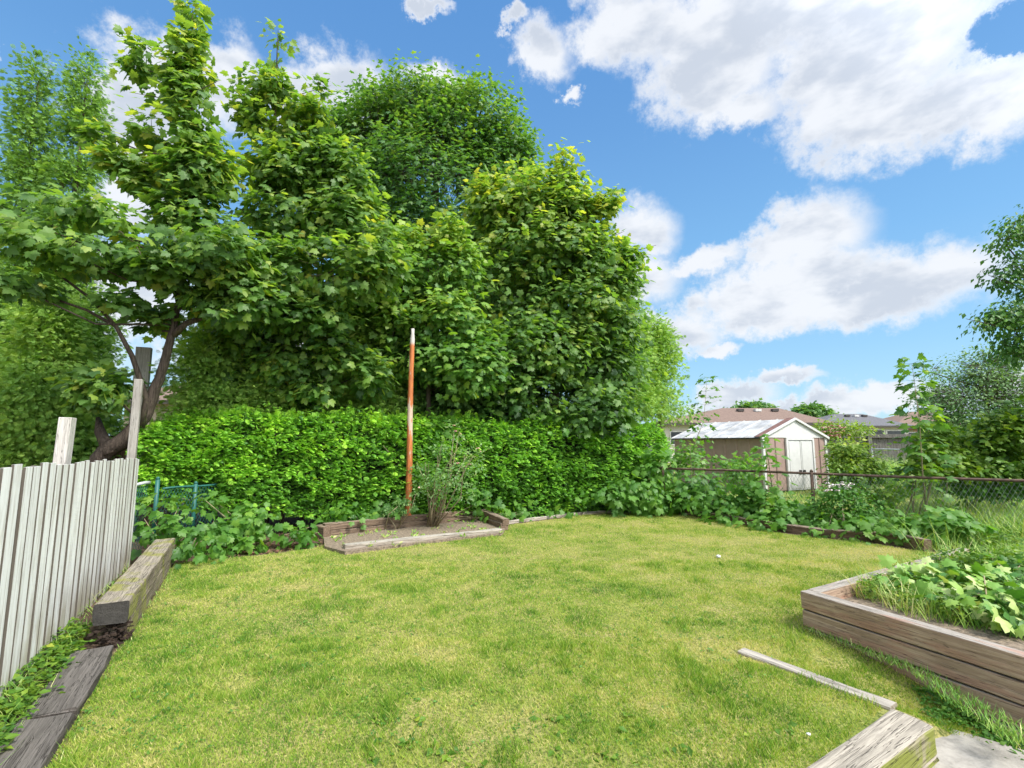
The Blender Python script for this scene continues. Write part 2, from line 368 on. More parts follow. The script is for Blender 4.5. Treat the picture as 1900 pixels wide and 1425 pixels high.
def shingles(name, a, b):
    m, t = newmat(name); tc_ = t.n('ShaderNodeTexCoord')
    br = t.n('ShaderNodeTexNoise', {'Vector': t.v('MULTIPLY', (tc_, 3), (3, 3, 14)), 'Scale': 2.0, 'Detail': 6.0, 'Roughness': .8})
    c = t.mix(t.ss(br, .35, .65), a, b)
    t.n('ShaderNodeOutputMaterial', {0: t.n('ShaderNodeBsdfPrincipled', {'Base Color': C(c), 'Roughness': .95})}); return m
M['shingle_b'] = shingles('brown_shingle', (.23, .16, .125), (.15, .10, .08))
M['shingle_g'] = shingles('grey_shingle', (.15, .15, .165), (.09, .09, .10))
def paintmat():
    m, t = newmat('peeling_white_paint'); tc_ = t.n('ShaderNodeTexCoord')
    at = t.n('ShaderNodeAttribute', attribute_name='v')
    v1 = t.v('MULTIPLY', (tc_, 3), (26, 26, 1.4))
    g = t.n('ShaderNodeTexNoise', {'Vector': v1, 'Scale': 2.0, 'Detail': 8.0, 'Roughness': .72})
    g2 = t.n('ShaderNodeTexNoise', {'Vector': t.v('MULTIPLY', (tc_, 3), (3, 3, .8)), 'Scale': 2.5, 'Detail': 6.0, 'Roughness': .6})
    c = t.mix(t.m('MULTIPLY', t.ss(g, .46, .64), .7), (.80, .80, .78), (.44, .41, .36))
    c = t.mix(t.m('MULTIPLY', t.ss(g2, .5, .72), .5), C(c), (.34, .31, .24))
    sp = t.n('ShaderNodeSeparateXYZ', {0: (tc_, 3)})
    low = t.m('MULTIPLY', t.ss((sp, 2), .62, .05), t.ss(g2, .3, .6))
    c = t.mix(t.m('MULTIPLY', low, .7), C(c), (.33, .29, .19))
    c = t.mix((at, 2), C(c), (.13, .115, .09))
    q1_, q0_ = G(235, 1052), G(0, 1292); u_ = (q0_-q1_)/np.linalg.norm(q0_-q1_)       # narrow edges of the boards get a darker colour
    geo = t.n('ShaderNodeNewGeometry'); ed = t.m('ABSOLUTE', (t.v('DOT_PRODUCT', (geo, 3), tuple(u_)), 1))
    c = t.mix(t.ss(ed, .6, .8), C(c), (.12, .105, .085))
    pb = t.n('ShaderNodeBsdfPrincipled', {'Base Color': C(c), 'Roughness': .8, 'Specular IOR Level': .2})
    b = t.n('ShaderNodeBump', {'Height': g, 'Strength': .5, 'Distance': .006}); t.t.links.new(b.outputs[0], pb.inputs['Normal'])
    t.n('ShaderNodeOutputMaterial', {0: pb}); return m
M['paint'] = paintmat()
def polemat():
    m, t = newmat('peeling_orange_pole'); tc_ = t.n('ShaderNodeTexCoord')
    g = t.n('ShaderNodeTexNoise', {'Vector': t.v('MULTIPLY', (tc_, 3), (20, 20, 1.3)), 'Scale': 2.5, 'Detail': 6.0, 'Roughness': .7})
    g2 = t.n('ShaderNodeTexNoise', {'Vector': t.v('MULTIPLY', (tc_, 3), (6, 6, 1.3)), 'Scale': 2.0, 'Detail': 5.0, 'Roughness': .6})
    sp = t.n('ShaderNodeSeparateXYZ', {0: (tc_, 3)})
    c = t.mix(t.ss(g, .35, .62), (.62, .20, .05), (.34, .10, .03))
    pe = t.m('ADD', g2, t.m('MULTIPLY', t.ss((sp, 2), 2.8, 3.75), .18))
    pe = t.m('ADD', pe, t.m('MULTIPLY', t.m('SUBTRACT', 1.0, t.m('ABSOLUTE', t.m('MULTIPLY', t.m('SUBTRACT', (sp, 2), 1.9), 1.2)), clamp=True), .14))
    c = t.mix(t.m('MULTIPLY', t.ss(pe, .62, .70), .8), C(c), (.55, .47, .38))
    c = t.mix(t.ss((sp, 2), 3.45, 3.55), C(c), (.52, .49, .45))
    pb = t.n('ShaderNodeBsdfPrincipled', {'Base Color': C(c), 'Roughness': .6})
    b = t.n('ShaderNodeBump', {'Height': g, 'Strength': .6, 'Distance': .01}); t.t.links.new(b.outputs[0], pb.inputs['Normal'])
    t.n('ShaderNodeOutputMaterial', {0: pb}); return m
M['pole'] = polemat()
def groundmat():
    m, t = newmat('lawn_ground'); tc_ = t.n('ShaderNodeTexCoord')
    at = t.n('ShaderNodeAttribute', attribute_name='v')
    a = t.n('ShaderNodeTexNoise', {'Vector': (tc_, 3), 'Scale': 1.3, 'Detail': 9.0, 'Roughness': .7})
    b = t.n('ShaderNodeTexNoise', {'Vector': (tc_, 3), 'Scale': 45.0, 'Detail': 5.0, 'Roughness': .7})
    gr = t.mix(t.ss(a, .35, .65), (.22, .28, .05), (.44, .38, .15))
    gr = t.mix(t.ss(b, .35, .7), C(gr), (.06, .10, .02))
    so_ = t.mix(t.ss(b, .35, .65), (.15, .105, .075), (.055, .04, .03))
    so_ = t.mix(t.m('MULTIPLY', t.ss(a, .5, .7), .5), C(so_), (.26, .18, .12))
    c = t.mix((at, 2), C(gr), C(so_))
    pb = t.n('ShaderNodeBsdfPrincipled', {'Base Color': C(c), 'Roughness': 1.0, 'Specular IOR Level': .1})
    bp = t.n('ShaderNodeBump', {'Height': b, 'Strength': .8, 'Distance': .02}); t.t.links.new(bp.outputs[0], pb.inputs['Normal'])
    t.n('ShaderNodeOutputMaterial', {0: pb}); return m
M['ground'] = groundmat()
M['soil'] = plain('dry_mulch', (.30, .235, .17), 1.0, var=.4, scale=30, bump=1.0)
M['litter'] = leafmat('dead_leaf', [(.10, .05, .03), (.20, .10, .06), (.32, .20, .12)], trans=.1, rough=.8)

# ------------------------------------------------------------------ ground
LAWN = [G(*q)[:2] for q in ((60, 1520), (85, 1425), (213, 1212), (240, 1185), (325, 1046), (400, 1037), (480, 1030), (550, 1021), (600, 1014), (640, 1027), (780, 1008), (930, 994),
        (937, 975), (1080, 957), (1235, 949), (1330, 965), (1450, 990), (1620, 1009), (1715, 1024), (1790, 1022))]
BC = G(1490, 1164)[:2]                                   # corner of the raised bed
BR = G(1900, 1216, .31)[:2]; bd = (BR-BC)/np.linalg.norm(BR-BC); BR2 = BC+bd*3.6
BK = G(1760, 1020, .31)[:2]
LAWN += [BK, BC, BR2, np.array([1.0, .6])]
LAWN = np.array(LAWN)
def inpoly(P, poly):
    x, y = P[:, 0], P[:, 1]; c = np.zeros(len(P), bool); n = len(poly)
    for i in range(n):
        x0, y0 = poly[i]; x1, y1 = poly[(i+1) % n]
        if y0 == y1: continue
        t = ((y0 > y) != (y1 > y)) & (x < (x1-x0)*(y-y0)/(y1-y0)+x0); c ^= t
    return c
bo0 = G(1370, 1210)[:2]; bo1 = G(1645, 1312)[:2]; tb1 = G(1500, 1425, .03)[:2]
def smooth(x): x = np.clip(x, 0, 1); return x*x*(3-2*x)
def hgt(x, y):
    d = (bo1-bo0)/np.linalg.norm(bo1-bo0)
    s1 = -((x-bo0[0])*d[1]*-1+(y-bo0[1])*d[0])*-1          # placeholder sign, fixed below
    s1 = (x-bo0[0])*(-d[1])+(y-bo0[1])*d[0]                # distance to the right-hand (far) side of the board
    d2 = (tb1-bo1)/np.linalg.norm(tb1-bo1)
    s2 = (x-bo1[0])*(-d2[1])+(y-bo1[1])*d2[0]
    m1 = smooth(s1/.45); m2 = (s2 > .13).astype(float)
    near = smooth((y-2.7)/.35)
    msk = m1*near+(1-near)*m2*(x > 1.2)
    msk = np.where(y < bo1[1]-.02, m2*(x > 1.0), m1)
    bumpy = (fbm(np.stack([x, y, y*0], 1), 1.1, 5)-.5)*.05
    return bumpy*smooth((y-1)/2)*(1-msk*.5)-.19*smooth((4.3-y)/1.3)*msk*(x < 5)
gx = np.concatenate([-np.geomspace(400, 7.2, 26), np.arange(-7, 9.01, .08), np.geomspace(9.3, 400, 26)])
gy = np.concatenate([[-60, -20, -6, 0], np.arange(1, 12.5, .08), np.geomspace(12.8, 900, 40)])
X, Y = np.meshgrid(gx, gy); xx, yy = X.ravel(), Y.ravel(); zz = hgt(xx, yy)
zz = np.where((np.abs(xx) > 12) | (yy > 16), 0, zz)
nx, ny = len(gx), len(gy); ii = (np.arange(ny-1)[:, None]*nx+np.arange(nx-1)[None]).ravel()
near = (xx > -12) & (xx < 12) & (yy < 13)
inl = inpoly(np.stack([xx, yy], 1), LAWN)
fence_side = (yy-11.2)-(xx-3.4)*(7.7-11.2)/(8.1-3.4) > .3
soil = np.where(inl, 0, np.where(fence_side & (xx > 3), .1, np.where(yy < 14, 1., 0.)))
soil = np.where(xx < -20, 0, soil)
o = trimesh('lawn', np.stack([xx, yy, zz], 1), np.stack([ii, ii+1, ii+nx+1, ii+nx], 1), M['ground'], None, soil, True)
tag(o, 'mown yellow-green lawn of the back yard', None, None, 'structure')

# grass blades
rng = np.random.default_rng(3)
def blades(n, x0, x1, y0, y1):
    P = np.stack([rng.uniform(x0, x1, n), rng.uniform(y0, y1, n)], 1)
    return P[inpoly(P, LAWN) & (np.abs(P[:, 0]) < P[:, 1]*1.12+.5)]
P = np.concatenate([blades(260000, -4, 4.2, 2.0, 4.2), blades(190000, -5.2, 5.6, 4.2, 6.8), blades(150000, -5, 6, 6.8, 11.5)])
P3 = np.stack([P[:, 0], P[:, 1], P[:, 0]*0], 1)
pat = fbm(P3, 1.5, 31, 5); pat2 = fbm(P3, 5.5, 77, 3); dry = fbm(P3, 2.0, 91, 3)
keep = rng.random(len(P)) > smooth((dry-.57)/.08)*.55
for qa, qb, hw in ((bo0, bo1, .07), (bo1, tb1+(tb1-bo1)*.5, .24)):
    d_ = (qb-qa)/np.linalg.norm(qb-qa); al = (P-qa)@d_; ac = (P-qa)@np.array([-d_[1], d_[0]]); keep &= ~((al > -.05) & (al < np.linalg.norm(qb-qa)+.1) & (ac > (-.01 if hw > .1 else -.02)) & (ac < hw))
P, P3, pat, pat2, dry = P[keep], P3[keep], pat[keep], pat2[keep], dry[keep]
n = len(P); z = hgt(P[:, 0], P[:, 1]); dist = P[:, 1]
cl = fbm(P3, 7, 12, 2)
size = rng.uniform(.010, .027, n)*(1+1.3*smooth((pat2-.58)/.12))*(.8+.6*cl)
ang = rng.uniform(0, 2*PI, n); lean = rng.uniform(.15, 1.1, n)
axis = np.stack([np.cos(ang)*lean, np.sin(ang)*lean, np.ones(n)*.8], 1)
nor = np.stack([np.cos(ang+1.5), np.sin(ang+1.5), rng.uniform(.6, 2.2, n)], 1)
v = .50+(fbm(P3, 14, 3, 2)-.5)*.5+(pat-.5)*.65+(dry-.45)*.8-(pat2-.5)*.6+rng.normal(0, .21, n)+smooth((P[:, 1]-4)/5)*.10+.09*np.where(P[:, 0] > .5, 1, 0)*smooth((P[:, 1]-5)/3)
v = np.where(rng.random(n) < .07, .95, v); v = np.clip(v, 0, 1)
wd = .0030/size/.12*(1+dist*.10)
tv, tt = BLADE; R = frames(axis, nor); T_ = tv[None]*np.stack([wd*1.0, np.ones(n), np.ones(n)], 1)[:, None, :]
V = np.einsum('nij,nkj->nki', R, T_)*size[:, None, None]+np.stack([P[:, 0], P[:, 1], z], 1)[:, None]
T = (np.arange(n)[:, None, None]*5+tt[None]).reshape(-1, 3)
o = trimesh('grass', V.reshape(-1, 3), T, M['grass'], None, np.repeat(v, 5)); tag(o, 'short mown grass with straw-coloured patches', 'grass', None, 'stuff')

# ------------------------------------------------------------------ timbers
def timber(name, p0, p1, wd, ht, z0, m, label=None, cat=None, group=None, parent=None, wob=.008, z1=None, end=None, chamf=.015, rot=0, n=None):
    """beam from p0 to p1 (xy of its centre line), bottom at z0; local x runs along it"""
    p0 = np.array(p0[:2], float); p1 = np.array(p1[:2], float); L = np.linalg.norm(p1-p0); a = math.atan2(*(p1-p0)[::-1])
    z1 = z0 if z1 is None else z1; n = n or max(6, int(L/.06)); c = chamf; k = 3
    prof = []
    W2 = wd/2
    for (sx, sz) in ((-1, 0), (1, 0), (1, 1), (-1, 1)):
        cx, cz = sx*(W2-c), (c if sz == 0 else ht-c); base = {(-1, 0): PI, (1, 0): 1.5*PI, (1, 1): 0, (-1, 1): .5*PI}[(sx, sz)]
        for j in range(k): t = base+j/(k-1)*PI/2; prof.append((cx+math.cos(t)*c, cz+math.sin(t)*c))
    # extra points on the long faces for an uneven surface
    pr = []
    for i in range(len(prof)):
        q0, q1 = prof[i], prof[(i+1) % len(prof)]; pr.append(q0)
        if math.hypot(q1[0]-q0[0], q1[1]-q0[1]) > c*1.6:
            for f in (.33, .66): pr.append((q0[0]+(q1[0]-q0[0])*f, q0[1]+(q1[1]-q0[1])*f))
    K = len(pr); V = []; sd_ = random.random()*50
    for i in range(n+1):
        x = L*i/n
        for (y_, z_) in pr:
            q = Vector((x*1.6+sd_, y_*9, z_*9)); d = mnoise.noise_vector(q)*wob+mnoise.noise_vector(q*3.3)*wob*.5
            e = (random.random()-.5)*wob*1.2 if i in (0, n) else 0
            V.append((x+e, y_+d.y, z_+d.z))
    Fc = [(i*K+j, (i+1)*K+j, (i+1)*K+(j+1) % K, i*K+(j+1) % K) for i in range(n) for j in range(K)]
    Fc += [tuple(range(K)), tuple(n*K+j for j in range(K))[::-1]]
    me = D.meshes.new(name); me.from_pydata(V, [], Fc); me.update(); me.materials.append(m)
    if end: me.materials.append(end); me.polygons[len(Fc)-2].material_index = 1
    o = D.objects.new(name, me); COL.objects.link(o)
    loc = Vector((p0[0], p0[1], z0)); pt = math.atan2(z1-z0, L)
    o.rotation_euler = (rot, -pt, a)
    if parent is not None: loc -= parent.location; o.parent = parent
    o.location = loc
    if label: tag(o, label, cat, group)
    return o
def offs(p0, p1, d):
    p0 = np.array(p0[:2]); p1 = np.array(p1[:2]); u = (p1-p0)/np.linalg.norm(p1-p0); nn = np.array([-u[1], u[0]])*d; return p0+nn, p1+nn
# left: stacked ties
e0, e1 = G(238, 1190)[:2], G(323, 1046)[:2]
a0, a1 = offs(e0, e1, .115)
timber('railway_tie', a0+(a1-a0)*.03, a1, .21, .165, 0.0, M['tie'], 'weathered lower tie, rotten at its near end, under the mossy top tie', 'railway tie', 'old ties along the white fence')
b0, b1 = offs(e0-(e1-e0)*.02, e1+(e1-e0)*.0, .118)
timber('railway_tie', b0, b1, .225, .165, .168, M['tie'], 'thick mossy grey tie with shade painted dark on its end, on top of the stack', 'railway tie', 'old ties along the white fence', end=M['tie_end'])
mb = MB()
for i in range(110):
    q = a0+(np.random.default_rng(i).uniform(-.11, .11, 2)); mb.box((q[0], q[1], random.uniform(.01, .14)), (random.uniform(.015, .06), random.uniform(.006, .018), random.uniform(.006, .02)), random.uniform(0, 3))
tag(mb.build('rotten_wood_chunks', M['rot']), 'dark crumbled rotten wood at the broken end of the lower tie', 'rotten wood', None, 'stuff')
c0, c1 = G(92, 1418)[:2], G(213, 1214)[:2]; c0 = c0-(c1-c0)*.5
cm = c0+(c1-c0)*.53
q0, q1 = offs(c0, cm, .13); timber('railway_tie', q0, q1, .25, .13, -.07, M['tie_dark'], 'dark low tie in the bottom left corner, nearest the camera', 'railway tie', 'old ties along the white fence', wob=.012)
q0, q1 = offs(cm+(c1-cm)*.03, c1, .13); timber('railway_tie', q0, q1, .25, .13, -.065, M['tie_dark'], 'dark split low tie lying between the corner tie and the stacked ties', 'railway tie', 'old ties along the white fence', wob=.016)
# centre bed
f0, f1 = G(640, 1024)[:2], G(932, 992)[:2]; r0_, r1_ = offs(f0, f1, .08)
timber('bed_timber', r0_, r1_, .15, .115, -.02, M['pale'], 'pale bleached timber along the lawn side of the pole bed', 'timber', 'timbers round the pole bed', wob=.012)
k0, k1 = G(600, 998)[:2], G(882, 966)[:2]
timber('bed_timber', k0, k1, .15, .12, 0, M['brownlog'], 'lower brown timber behind the pole bed, against the hedge', 'timber', 'timbers round the pole bed', wob=.012)
timber('bed_timber', k0, k1, .14, .11, .122, M['brownlog'], 'upper brown timber behind the pole bed, lying on another', 'timber', 'timbers round the pole bed', wob=.012)
kk = G(930, 986)[:2]+np.array([.06, .12])
timber('bed_timber', k1+np.array([.12, 0]), kk, .14, .12, 0, M['brownlog'], 'lower short timber closing the right end of the pole bed', 'timber', 'timbers round the pole bed', wob=.012)
timber('bed_timber', k1+np.array([.12, 0.02]), kk+np.array([.02, 0]), .13, .11, .122, M['brownlog'], 'upper short timber sloping at the right end of the pole bed', 'timber', 'timbers round the pole bed', z1=.09, wob=.012)
timber('bed_timber', G(588, 996)[:2], G(606, 1000)[:2], .13, .2, 0, M['brownlog'], 'stubby brown timber end at the left of the pole bed', 'timber', 'timbers round the pole bed')
sp = [G(602, 1018)[:2], G(640, 1028)[:2], f1, kk, k1, k0]
pymesh('soil_bed', [(*q, .035) for q in sp]+[(*q, -.05) for q in sp], [(0, 1, 2, 3, 4, 5)]+[(i, 6+i, 6+(i+1) % 6, (i+1) % 6) for i in range(6)], M['soil'])
tag(D.objects['soil_bed'], 'dry mulch of the pole bed', None, None, 'structure')
# thin edging to the right of it
for i, (qa, qb) in enumerate((((936, 973), (1078, 955)), ((1080, 955), (1150, 951)), ((1152, 951), (1236, 948)))):
    timber('edging_strip', G(*qa)[:2], G(*qb)[:2], .06, .07, -.01, M['pale'], ['long thin pale edging strip from the pole bed along the hedge foot', 'short middle edging strip at the hedge foot', 'edging strip at the right end of the hedge foot'][i], 'edging strip', 'edging along the hedge')
# right border
bt = [(1236, 950), (1332, 966), (1395, 979), (1470, 990), (1545, 1000), (1622, 1006), (1668, 1012), (1715, 1024)]
bl = ['reddish border timber where the hedge meets the wire fence', 'second border timber along the lawn, right of the hedge end', 'dark border timber under the maple seedlings before the shed', 'border timber left of the white-flowered shrub', 'mostly hidden dark border timber below the white-flowered shrub', 'brown bare border timber in front of the tall grass', 'short brown timber end by the tall grass, at the far corner of the raised bed']
for i in range(7):
    q0, q1 = offs(G(*bt[i])[:2], G(*bt[i+1])[:2], .07)
    timber('border_timber', q0, q1+(q0-q1)*.015, .13, .15+(.03 if i > 4 else 0), -.02+random.uniform(-.01, .015), M['border'] if i < 5 else M['brownlog'], bl[i], 'timber', 'border timbers in front of the wire fence', wob=.012)
# raised bed on the right
def rb(p): return np.array([p[0], p[1], 0])
bed = empty('raised_bed', (*BC, -.3), 'raised garden bed of reddish weathered planks with cut branches in it', 'raised bed')
bk = (BK-BC)/np.linalg.norm(BK-BC)
fi0, fi1 = offs(BC, BR2, .06)      # inward for the front run
for k, (zb, hh) in enumerate(((-.29, .145), (-.14, .145), (.01, .142), (.158, .15))):
    timber('front_plank', fi0, fi1, .11+(.012 if k == 3 else 0), hh-.006, zb, M['plank'], parent=bed, wob=.004, chamf=.008)
g0, g1 = BC+bk*.1, BK+bk*.3
g0, g1 = offs(g0, g1, -.06)
for k, (zb, hh) in enumerate(((.01, .142), (.158, .15))):
    timber('back_plank', g0, g1, .11, hh-.004, zb+.001, M['plank'], parent=bed, wob=.004, chamf=.008)
side = BR2+bk*4.4
soilp = [BC+bk*.15+bd*.1, BR2, side, BK+bk*.2]
o = pymesh('bed_soil', [(*q, .19) for q in soilp]+[(*q, .0) for q in soilp], [(0, 1, 2, 3)[::-1]]+[(i, 4+i, 4+(i+1) % 4, (i+1) % 4) for i in range(4)], M['soil'], bed)
# board across the lawn, corner block, slab
q0, q1 = offs(bo0, bo1+(bo1-bo0)*.02, .045)
timber('lawn_board', q0, q1, .11, .07, -.058, M['pale'], 'pale splintered board sunk in the lawn, running to the corner timber', 'board', wob=.006)
cb = empty('corner_timber', (*bo1, -.2), 'thick cracked timber with a moss-green side in the bottom right of the lawn', 'timber')
t0 = G(1692, 1330, .035)[:2]; t1 = G(1545, 1436, .035)[:2]; t1 = t0+(t1-t0)*2.2
timber('top_timber', t0, t1, .2, .16, -.125, M['moss_tie'], parent=cb, wob=.007)
timber('bottom_timber', t0+np.array([.015, 0]), t1, .19, .17, -.30, M['moss_tie'], parent=cb, wob=.007)
cbs = [G(1745, 1352, -.17), G(1905, 1400, -.17), G(1990, 1500, -.17), G(1760, 1600, -.17), G(1700, 1480, -.17)]
V = [(*q[:2], -.150) for q in cbs]+[(*q[:2], -.25) for q in cbs]
o = pymesh('paving_slab', V, [(0, 1, 2, 3, 4)[::-1]]+[(i, 5+i, 5+(i+1) % 5, (i+1) % 5) for i in range(5)], M['concrete'])
tag(o, 'grey concrete paving slab between the corner timber and the raised bed', 'paving slab')

# ------------------------------------------------------------------ white board fence on the left
n1 = G(235, 1052)[:2]; n0 = G(0, 1292)[:2]; fu = (n0-n1)/np.linalg.norm(n0-n1); fn = np.array([-fu[1], fu[0]]); fn = fn if fn[0] > 0 else -fn
FL = 6.0; top_n = 1.385
fence = empty('board_fence', (*n1, 0), 'white painted vertical board fence, peeling and stained at the foot', 'fence')
V = []; Fq = []; att = []
def board(s, wd, off, z0, z1, val, lean=0, th=.015):
    c = n1+fu*s+fn*(off+random.uniform(-.004, .004)); u = fu*wd/2; q = fn*th/2; n_ = len(V)
    for zz_, sh in ((z0, 0), (z1, lean)):
        for a_, b_ in ((-1, -1), (1, -1), (1, 1), (-1, 1)):
            p_ = c+u*a_+q*b_+fu*sh; V.append((p_[0], p_[1], zz_)); att.append(val)
    Fq.extend([(n_, n_+3, n_+2, n_+1), (n_+4, n_+5, n_+6, n_+7)]+[(n_+i, n_+(i+1) % 4, n_+4+(i+1) % 4, n_+4+i) for i in range(4)])
s = .04; i = 0
while s < FL:
    wd = .118+random.uniform(-.012, .010)
    tz = top_n+s*.017+random.uniform(-.014, .012)
    board(s, wd, .02, random.uniform(-.02, .03), tz, max(0, random.gauss(.05, .08)), random.uniform(-.006, .006))
    board(s+.076, .06, -.016, random.uniform(-.02, .02), tz-.015, random.uniform(.8, 1.0))
    s += .152+random.uniform(-.008, .008); i += 1
trimesh('board_panel', V, Fq, M['paint'], fence, att)
mb = MB()
for zr in (.3, 1.12): mb.box((*(n1+fu*FL/2-fn*.045), zr), (FL, .04, .09), math.atan2(fu[1], fu[0]))
mb.build_each('rail', M['post_g'], fence)
def post(base, top, wd, dp, m, parent, name='post'):
    b = np.array(base, float); t = np.array(top, float); rz = math.atan2(fu[1], fu[0]); ux = np.array([math.cos(rz), math.sin(rz), 0])*wd/2; uy = np.array([-math.sin(rz), math.cos(rz), 0])*dp/2
    q = MB(); q.prism([b-ux-uy, b+ux-uy, b+ux+uy, b-ux+uy], [t-ux-uy, t+ux-uy, t+ux+uy, t-ux+uy]); o = q.build(name, m, parent)
    bv = o.modifiers.new('bevel', 'BEVEL'); bv.width = .004; return o
pa = n1+fu*2.25-fn*.10; 
pt1 = A(126, 775, pa[1]); pa = np.array([A(112, 855, pa[1])[0], pa[1]])
post((pa[0]-.02, pa[1], 0), (pt1[0], pt1[1], pt1[2]), .16, .09, M['post_w'], fence)
yb = n1[1]+.02; pt2 = A(258, 704, yb); pb2 = A(244, 850, yb); dd = (pt2-pb2)
post(pb2-dd*(pb2[2]/dd[2]), pt2, .10, .09, M['post_g'], fence)
# rear grey post beyond
p3t = A(268, 645, 8.6); o = MB(); o.box((p3t[0], p3t[1], p3t[2]/2), (.22, .12, p3t[2]), .4); o = o.build('tall_post', M['post_g']); tag(o, 'tall dark wooden post standing behind the leaning maple trunk', 'post')
# brown fence behind
bf = empty('brown_board_fence', (-9.5, 9.2, 0), 'brown board fence low behind the white fence and the maple trunk', 'fence')
mb = MB()
for i in range(46):
    x = -13+i*.145; mb.box((x, 9.6-.05*(x+6)*.3, .86), (.135, .02, 1.72+random.uniform(-.01, .01)), -.015)
mb.build('board_panel', M['brown_fence'], bf)

# ------------------------------------------------------------------ chain-link fences
def chain(name, p0, p1, z0, z1, wire, railm, postm, label, posts, cell=.06, r=.0018, railr=.024, railz=None):
    p0 = np.array(p0[:2]); p1 = np.array(p1[:2]); L = np.linalg.norm(p1-p0); u = (p1-p0)/L
    e = empty(name, (*p0, 0), label, 'fence')
    nc = int(L/cell); nr = int((z1-z0)/cell)
    i = np.arange(nc)[:, None]; j = np.arange(nr)[None]
    s0 = (i+((j) % 2)*.5)*cell; s1 = (i+((j+1) % 2)*.5)*cell
    za = z1-j*cell+0*i; zb = za-cell
    def pt(s, z, o_=0.0):
        s = s.ravel(); z = z.ravel(); return np.stack([p0[0]+u[0]*s-u[1]*o_, p0[1]+u[1]*s+u[0]*o_, z], 1)
    Pa, Pb = pt(s0, za), pt(s1, zb); s0b = s0+0; s1b = s1-cell*(1-2*((j+1) % 2))*1.0
    s1b = np.where((j % 2) == 0, (i-.5)*cell, (i+1)*cell)
    Pc, Pd = pt(s0, za, .002), pt(s1b+0*s0, zb, .002)
    V_, T_ = segs(np.concatenate([Pa, Pc]), np.concatenate([Pb, Pd]), r, r, 3)
    trimesh('wire_mesh', V_, T_, wire, e)
    mb = MB(); mb.tube([(*(p0+u*t*L), (railz or z1)+(.008*math.sin(t*9))) for t in np.linspace(0, 1, 14)], railr, 8); mb.build('top_rail', railm, e, True)
    for s in posts:
        q = p0+u*s; mb = MB(); mb.tube([(*q, 0), (*q, z1+.04)], .03, 10); mb.tube([(*q, z1+.04), (*q, z1+.075)], [.034, .012], 10); mb.build('post', postm, e, True)
    return e
cf0 = A(1222, 868, 11.25)[:2]; cf1 = A(1900, 891, 7.7)[:2]; cf2 = cf0+(cf1-cf0)*1.5
chain('wire_fence', cf0, cf2, .08, 1.0, M['galv'], M['rust'], M['rust'], 'sagging chain-link fence with a rusty top rail at the right of the yard', (.1, 3.0, 5.9, 8.7), r=.0020)
gp = G(275, 1045)[:2]; gpp = np.array([A(277, 900, 7.3)[0], 7.3])
chain('green_wire_fence', (n1[0]-.35, n1[1]+.1), gpp, .03, 1.0, M['greenwire'], M['greypipe'], M['greenwire'], 'short green chain-link panel closing the gap at the end of the white fence', (.02, 0.9), cell=.05, r=.003)
gq = np.array([A(440, 920, 8.6)[0], 8.6])
chain('green_wire_fence', gpp+np.array([.1, .15]), gq, .03, .9, M['greenwire'], M['greenwire'], M['greenwire'], 'green chain-link run in the shade under the left end of the hedge', (.5,), cell=.05, r=.0025, railr=.016)

# ------------------------------------------------------------------ pole
pb_ = G(756, 980); pz = A(766, 610, pb_[1]+.0)[2]; ptx = A(765.5, 610, pb_[1])[0]
mb = MB(); N_ = 40
pts = [(pb_[0]+(ptx-pb_[0])*t+.008*math.sin(t*7), pb_[1], -.1+(pz+.1)*t) for t in np.linspace(0, 1, N_)]
mb.tube(pts, [.062-.018*t+random.uniform(-.0015, .0015)-(0.012 if t > .97 else 0) for t in np.linspace(0, 1, N_)], 14, .03)
tag(mb.build('wooden_pole', M['pole'], None, True), 'tall thin wooden pole with peeling orange-brown paint in the bed before the hedge', 'pole')

